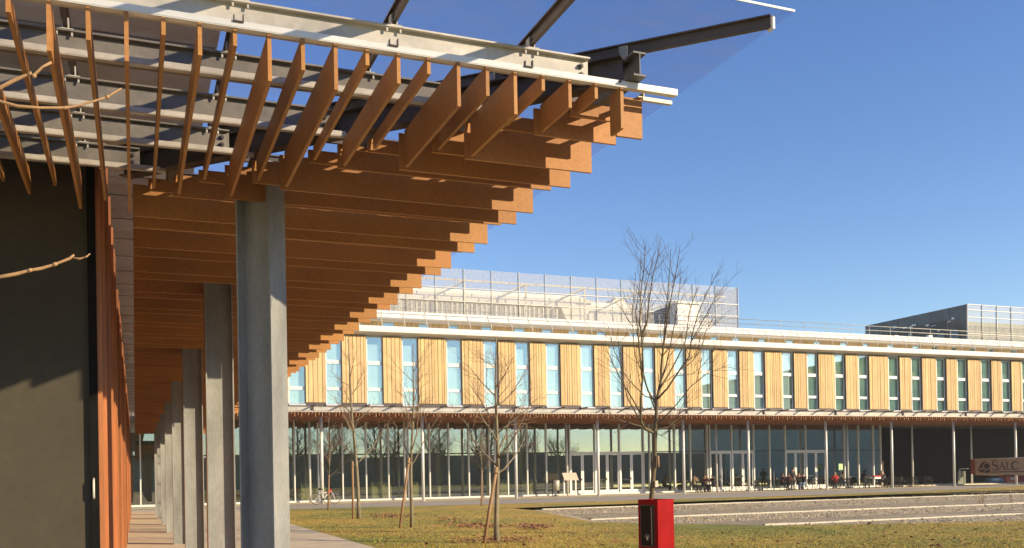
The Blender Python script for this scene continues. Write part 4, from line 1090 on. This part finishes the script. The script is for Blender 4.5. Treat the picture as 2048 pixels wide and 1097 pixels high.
for px, Y, lb2, mt in ((1712, 59.6, 'black coat hung over a bistro chair left of the black coated person', 'jacket_dark'), (1788, 59.5, 'black coat hung over a bistro chair near the passage', 'jacket_dark')):
    p = onp(px, Y); ct = MB(); n = 10
    for i in range(n+1):
        for j, (yy_, zz_) in enumerate(((-.05, .55), (.14, .84), (.27, .89), (.33, .62), (.34, .32))):
            ct.v.append((-.26+.52*i/n, yy_+.02*math.sin(i*1.7+j), zz_+.015*math.sin(i*2.3+j)-(.06*abs(i/n-.5) if j == 4 else 0)))
    for i in range(n):
        for j in range(4): ct.face([i*5+j, (i+1)*5+j, (i+1)*5+j+1, i*5+j+1], sm=True)
    k0 = len(ct.v); top_ = list(ct.v)
    for v_ in top_: ct.v.append((v_[0], v_[1]+.03, v_[2]-.02))
    for i in range(n):
        for j in range(4): ct.face([k0+i*5+j+1, k0+(i+1)*5+j+1, k0+(i+1)*5+j, k0+i*5+j], sm=True)
    o = ct.build('coat', mt, None, p); o.rotation_euler = (0, 0, 1.2); tag(o, lb2, 'coat')

# ------------------------------------------------------------------ banner
BA = at(1941, 919, Y=62.3); BB = at(2036, 917, Y=57.5); bdir = Vector((BB.x-BA.x, BB.y-BA.y, 0)); UU = bdir.length/95.
bn = thing('banner', 'long beige cloth banner with dark emblem and lettering, red cloth end', 'banner', (BA.x, BA.y, 0), math.atan2(bdir.y, bdir.x))
zb, zt = .80, 2.24
W_ = 150*UU; KZ = (zt-zb)/35.
cloth = MB(); n = 24; x0_ = 9*UU
for i in range(n+1):
    x = x0_+(W_-x0_)*i/n; s_ = .03*math.sin(x*3.1)
    cloth.v += [(x, s_, zb+.03*math.sin(x*2)), (x, s_*.6, (zb+zt)/2), (x, .0, zt+.02*x/3-.02*abs(math.sin(x*1.3)))]
for i in range(n):
    for j in range(2): cloth.face([i*3+j, (i+1)*3+j, (i+1)*3+j+1, i*3+j+1], sm=True)
cloth.build('cloth', 'banner', bn)
MB().box(.02, x0_, -.012, .0, zb+.14, zt-.02).build('red_end', 'banner_red', bn)
MB().tube([(0, .05, 0), (0, .05, zt+.05)], .03, 8).tube([(0, .05, zt+.01), (W_, .05, zt+.05)], .02, 6).build('frame', 'white_metal', bn)
bs = MB(); YB = -.05
def pg(pts, mb=bs): mb.poly([((x/13.7-41)*UU, YB, zt-(y-400)/13.7*KZ) for x, y in pts])   # sketch units of the banner drawing, 13.7 to one module
for pts in ([(830, 585), (930, 480), (975, 465), (1010, 490), (950, 540), (925, 590), (880, 600)][::-1],
            [(805, 640), (850, 605), (925, 612), (930, 640), (830, 680), (808, 670)],
            [(762, 660), (790, 700), (830, 720), (960, 690), (975, 720), (930, 790), (850, 785), (790, 740)],
            [(955, 800), (990, 730), (1060, 715), (1110, 690), (1125, 720), (1115, 795), (1040, 803)],
            [(1035, 500), (1130, 580), (1115, 590), (1095, 560), (1030, 520)]):
    pg(pts)
pg([(1030+80*math.cos(a), 610+80*math.sin(a)) for a in [2*PI*i/24 for i in range(24)]])
bs.build('emblem', 'ink', bn)
tx = MB()
def stroke(pts, w, mb=tx):
    for i in range(len(pts)-1):
        a = Vector(((pts[i][0]/13.7-41)*UU, YB, zt-(pts[i][1]-400)/13.7*KZ)); b = Vector(((pts[i+1][0]/13.7-41)*UU, YB, zt-(pts[i+1][1]-400)/13.7*KZ))
        w0 = (w[i] if hasattr(w, '__len__') else w)/13.7*KZ; w1 = (w[i+1] if hasattr(w, '__len__') else w)/13.7*KZ
        d = (b-a).normalized(); n_ = Vector((-d.z, 0, d.x)); e_ = d*.008
        mb.poly([a-e_-n_*w0/2, b+e_-n_*w1/2, b+e_+n_*w1/2, a-e_+n_*w0/2])
def arc(cx, cz, rx, rz_, a0, a1, n=12): return [(cx+rx*math.cos(math.radians(a0+(a1-a0)*i/n)), cz-rz_*math.sin(math.radians(a0+(a1-a0)*i/n))) for i in range(n+1)]
S_ = arc(1250, 520, 62, 70, 40, 262, 12)+arc(1258, 660, 72, 72, 80, -150, 12)
stroke(S_, [14+28*math.sin(PI*i/(len(S_)-1)) for i in range(len(S_))]); stroke([(1308, 455), (1308, 520)], 10); stroke([(1182, 725), (1182, 660)], 10)
stroke([(1375, 710), (1440, 515)], 13); stroke([(1440, 515), (1520, 710)], 30); stroke([(1398, 640), (1490, 640)], 12)
for q in (1375, 1520): stroke([(q-25, 712), (q+25, 712)], 11)
stroke([(1580, 512), (1580, 712)], 28); stroke([(1550, 512), (1612, 512)], 11); stroke([(1555, 712), (1688, 712), (1690, 668)], 12)
C_ = arc(1800, 605, 95, 106, 50, 310, 20); stroke(C_, [12+28*math.sin(PI*i/(len(C_)-1)) for i in range(len(C_))]); stroke([(1868, 500), (1868, 550)], 10); stroke([(1870, 712), (1870, 665)], 10)
stroke([(1140, 785), (2500, 765)], 20)
tx.build('lettering', 'ink', bn)
gf = thing('small_goal', 'small white framed goal standing left of the banner', 'goal', (67.25, 62.4, .008))
MB().tube([(0, 0, 0), (0, 0, 1.38), (.02, 0, 1.4), (1.1, .1, 1.42)], .035, 6).tube([(0, 0, .03), (1.1, .1, .03)], .025, 6).build('frame', 'white_metal', gf)
MB().box(.1, 1.0, .3, .34, .05, 1.2).build('back_sheet', 'brick', gf)
bb = thing('blue_barrel', 'blue plastic barrel lying below the banner', 'barrel', (70.6, 62.5, .30))
MB().tube([(0, 0, 0), (1.7, 0, 0), (1.75, 0, 0)], [.26, .28, .24], 14).build('body', 'blue', bb); MB().tube([(1.76, 0, 0), (1.86, 0, 0)], .16, 12).build('cap', 'curtain', bb)
rb2 = thing('orange_crate', 'orange and red crates standing under the right part of the banner', 'crate', (72.9, 62.5, .05))
MB().box(0, 1.4, 0, .8, 0, .62).build('box', 'orange', rb2); MB().box(1.45, 4, 0, .8, 0, .6).build('box', 'banner_red', rb2); MB().box(.5, 1.1, -.03, -.002, .3, .5).build('patch', 'paper', rb2)
tr_ = MB()
tr_.box(60, 92, 61.6, 63.4, .02, .10)
tag(tr_.build('passage_step', 'kerb'), kind='structure')

# ------------------------------------------------------------------ loose leaves and grass
lv = MB(); rl_ = random.Random(14)
def leaf(x, y, z=0.02, s=.06):
    a = rl_.uniform(0, 2*PI); t = rl_.uniform(-.7, .7); u_ = Vector((math.cos(a), math.sin(a), rl_.uniform(-.3, .5))).normalized(); v_ = Vector((-math.sin(a), math.cos(a), t)).normalized()
    c = Vector((x, y, z+s*.4)); k = s*rl_.uniform(.7, 1.4)
    n = len(lv.v); lv.v += [tuple(c-u_*k), tuple(c+v_*k*.6-u_*.1*k), tuple(c+u_*k), tuple(c-v_*k*.6), tuple(c+Vector((0, 0, k*.35)))]
    for q in ((0, 1, 4), (1, 2, 4), (2, 3, 4), (3, 0, 4)): lv.face([n+i for i in q])
def inlawn(x, y): return x > 5.1 and y < 47 and not (x > 13.2 and 12 < y < 44.5 and x > 13.2+abs(27.4-y)*.18 and y > 21.5-max(0, (x-17))*.22)
def clump(px, py, wpx, hpx, n, s=.06):
    for i in range(n):
        p = at(px+rl_.gauss(0, wpx), py+rl_.gauss(0, hpx), Z=0)
        if inlawn(p.x, p.y): leaf(p.x, p.y, .01+rl_.random()*.04, s)
clump(955, 1054, 34, 2.4, 170); clump(1070, 1056, 20, 2.4, 140); clump(1020, 1083, 34, 2.4, 110, .05); clump(780, 1034, 22, 2.5, 110); clump(900, 1042, 20, 5, 50); clump(930, 1083, 15, 3, 40, .05)
for i in range(420):
    p = at(rl_.uniform(640, 2048), rl_.uniform(1022, 1097), Z=0)
    if inlawn(p.x, p.y): leaf(p.x, p.y, .02, rl_.uniform(.03, .06))
tag(lv.build('fallen_leaves', 'leaf'), 'dry brown fallen leaves lying in drifts on the lawn', 'fallen leaves', kind='stuff')
gr = MB(); rq = random.Random(6)
for i in range(52000):
    py = 1100-(1100-1021)*rq.random()**1.25; p = at(rq.uniform(568, 2060), py, Z=0)
    if p.y > 46.5 or not inlawn(p.x, p.y): continue
    a = rq.uniform(0, 2*PI); h = rq.uniform(.008, .024); wd = .006+p.y*.0004; dx, dy = math.cos(a)*wd, math.sin(a)*wd
    lx, ly = rq.gauss(0, .02), rq.gauss(0, .02); t = rq.random()
    n = len(gr.v); gr.v += [(p.x-dx, p.y-dy, 0), (p.x+dx, p.y+dy, 0), (p.x+lx, p.y+ly, h)]
    g0 = rq.uniform(.88, 1.12); patch = math.sin(p.x*.55+1.3*math.sin(p.y*.21))*math.sin(p.y*.33+.8*math.sin(p.x*.4))
    c = (.27, .265, .04) if t+patch*.6 > .55 else (.42, .31, .06)
    gr.face([n, n+1, n+2], 0, tuple(v*g0 for v in c))
tag(gr.build('grass', 'blade'), 'short olive and straw coloured winter grass', 'grass', kind='stuff')
rd = thing('dry_reeds', 'two tufts of dry pale reeds on the pond bank at right', 'reeds', (0, 0, 0))
for cx_, cy_, nn_ in ((1962, 1008, 10), (2022, 1003, 7)):
    mb = MB(); p = at(cx_, cy_, Z=-.1)
    for k in range(nn_):
        a = rq.gauss(0, .25); b_ = rq.gauss(0, .25); h = rq.uniform(.3, .75); mb.tube([(p.x+rq.gauss(0, .12), p.y, -.15), (p.x+a*.5, p.y+b_*.5, h*.55), (p.x+a*1.5, p.y+b_, h)], [.008, .006, .003], 4)
    mb.build('stems', 'strap', rd)

# ------------------------------------------------------------------ light haze in the air
tag(MB().box(-61, 181, -63, 181, -1.5, 24).build('haze', 'haze'), kind='stuff')
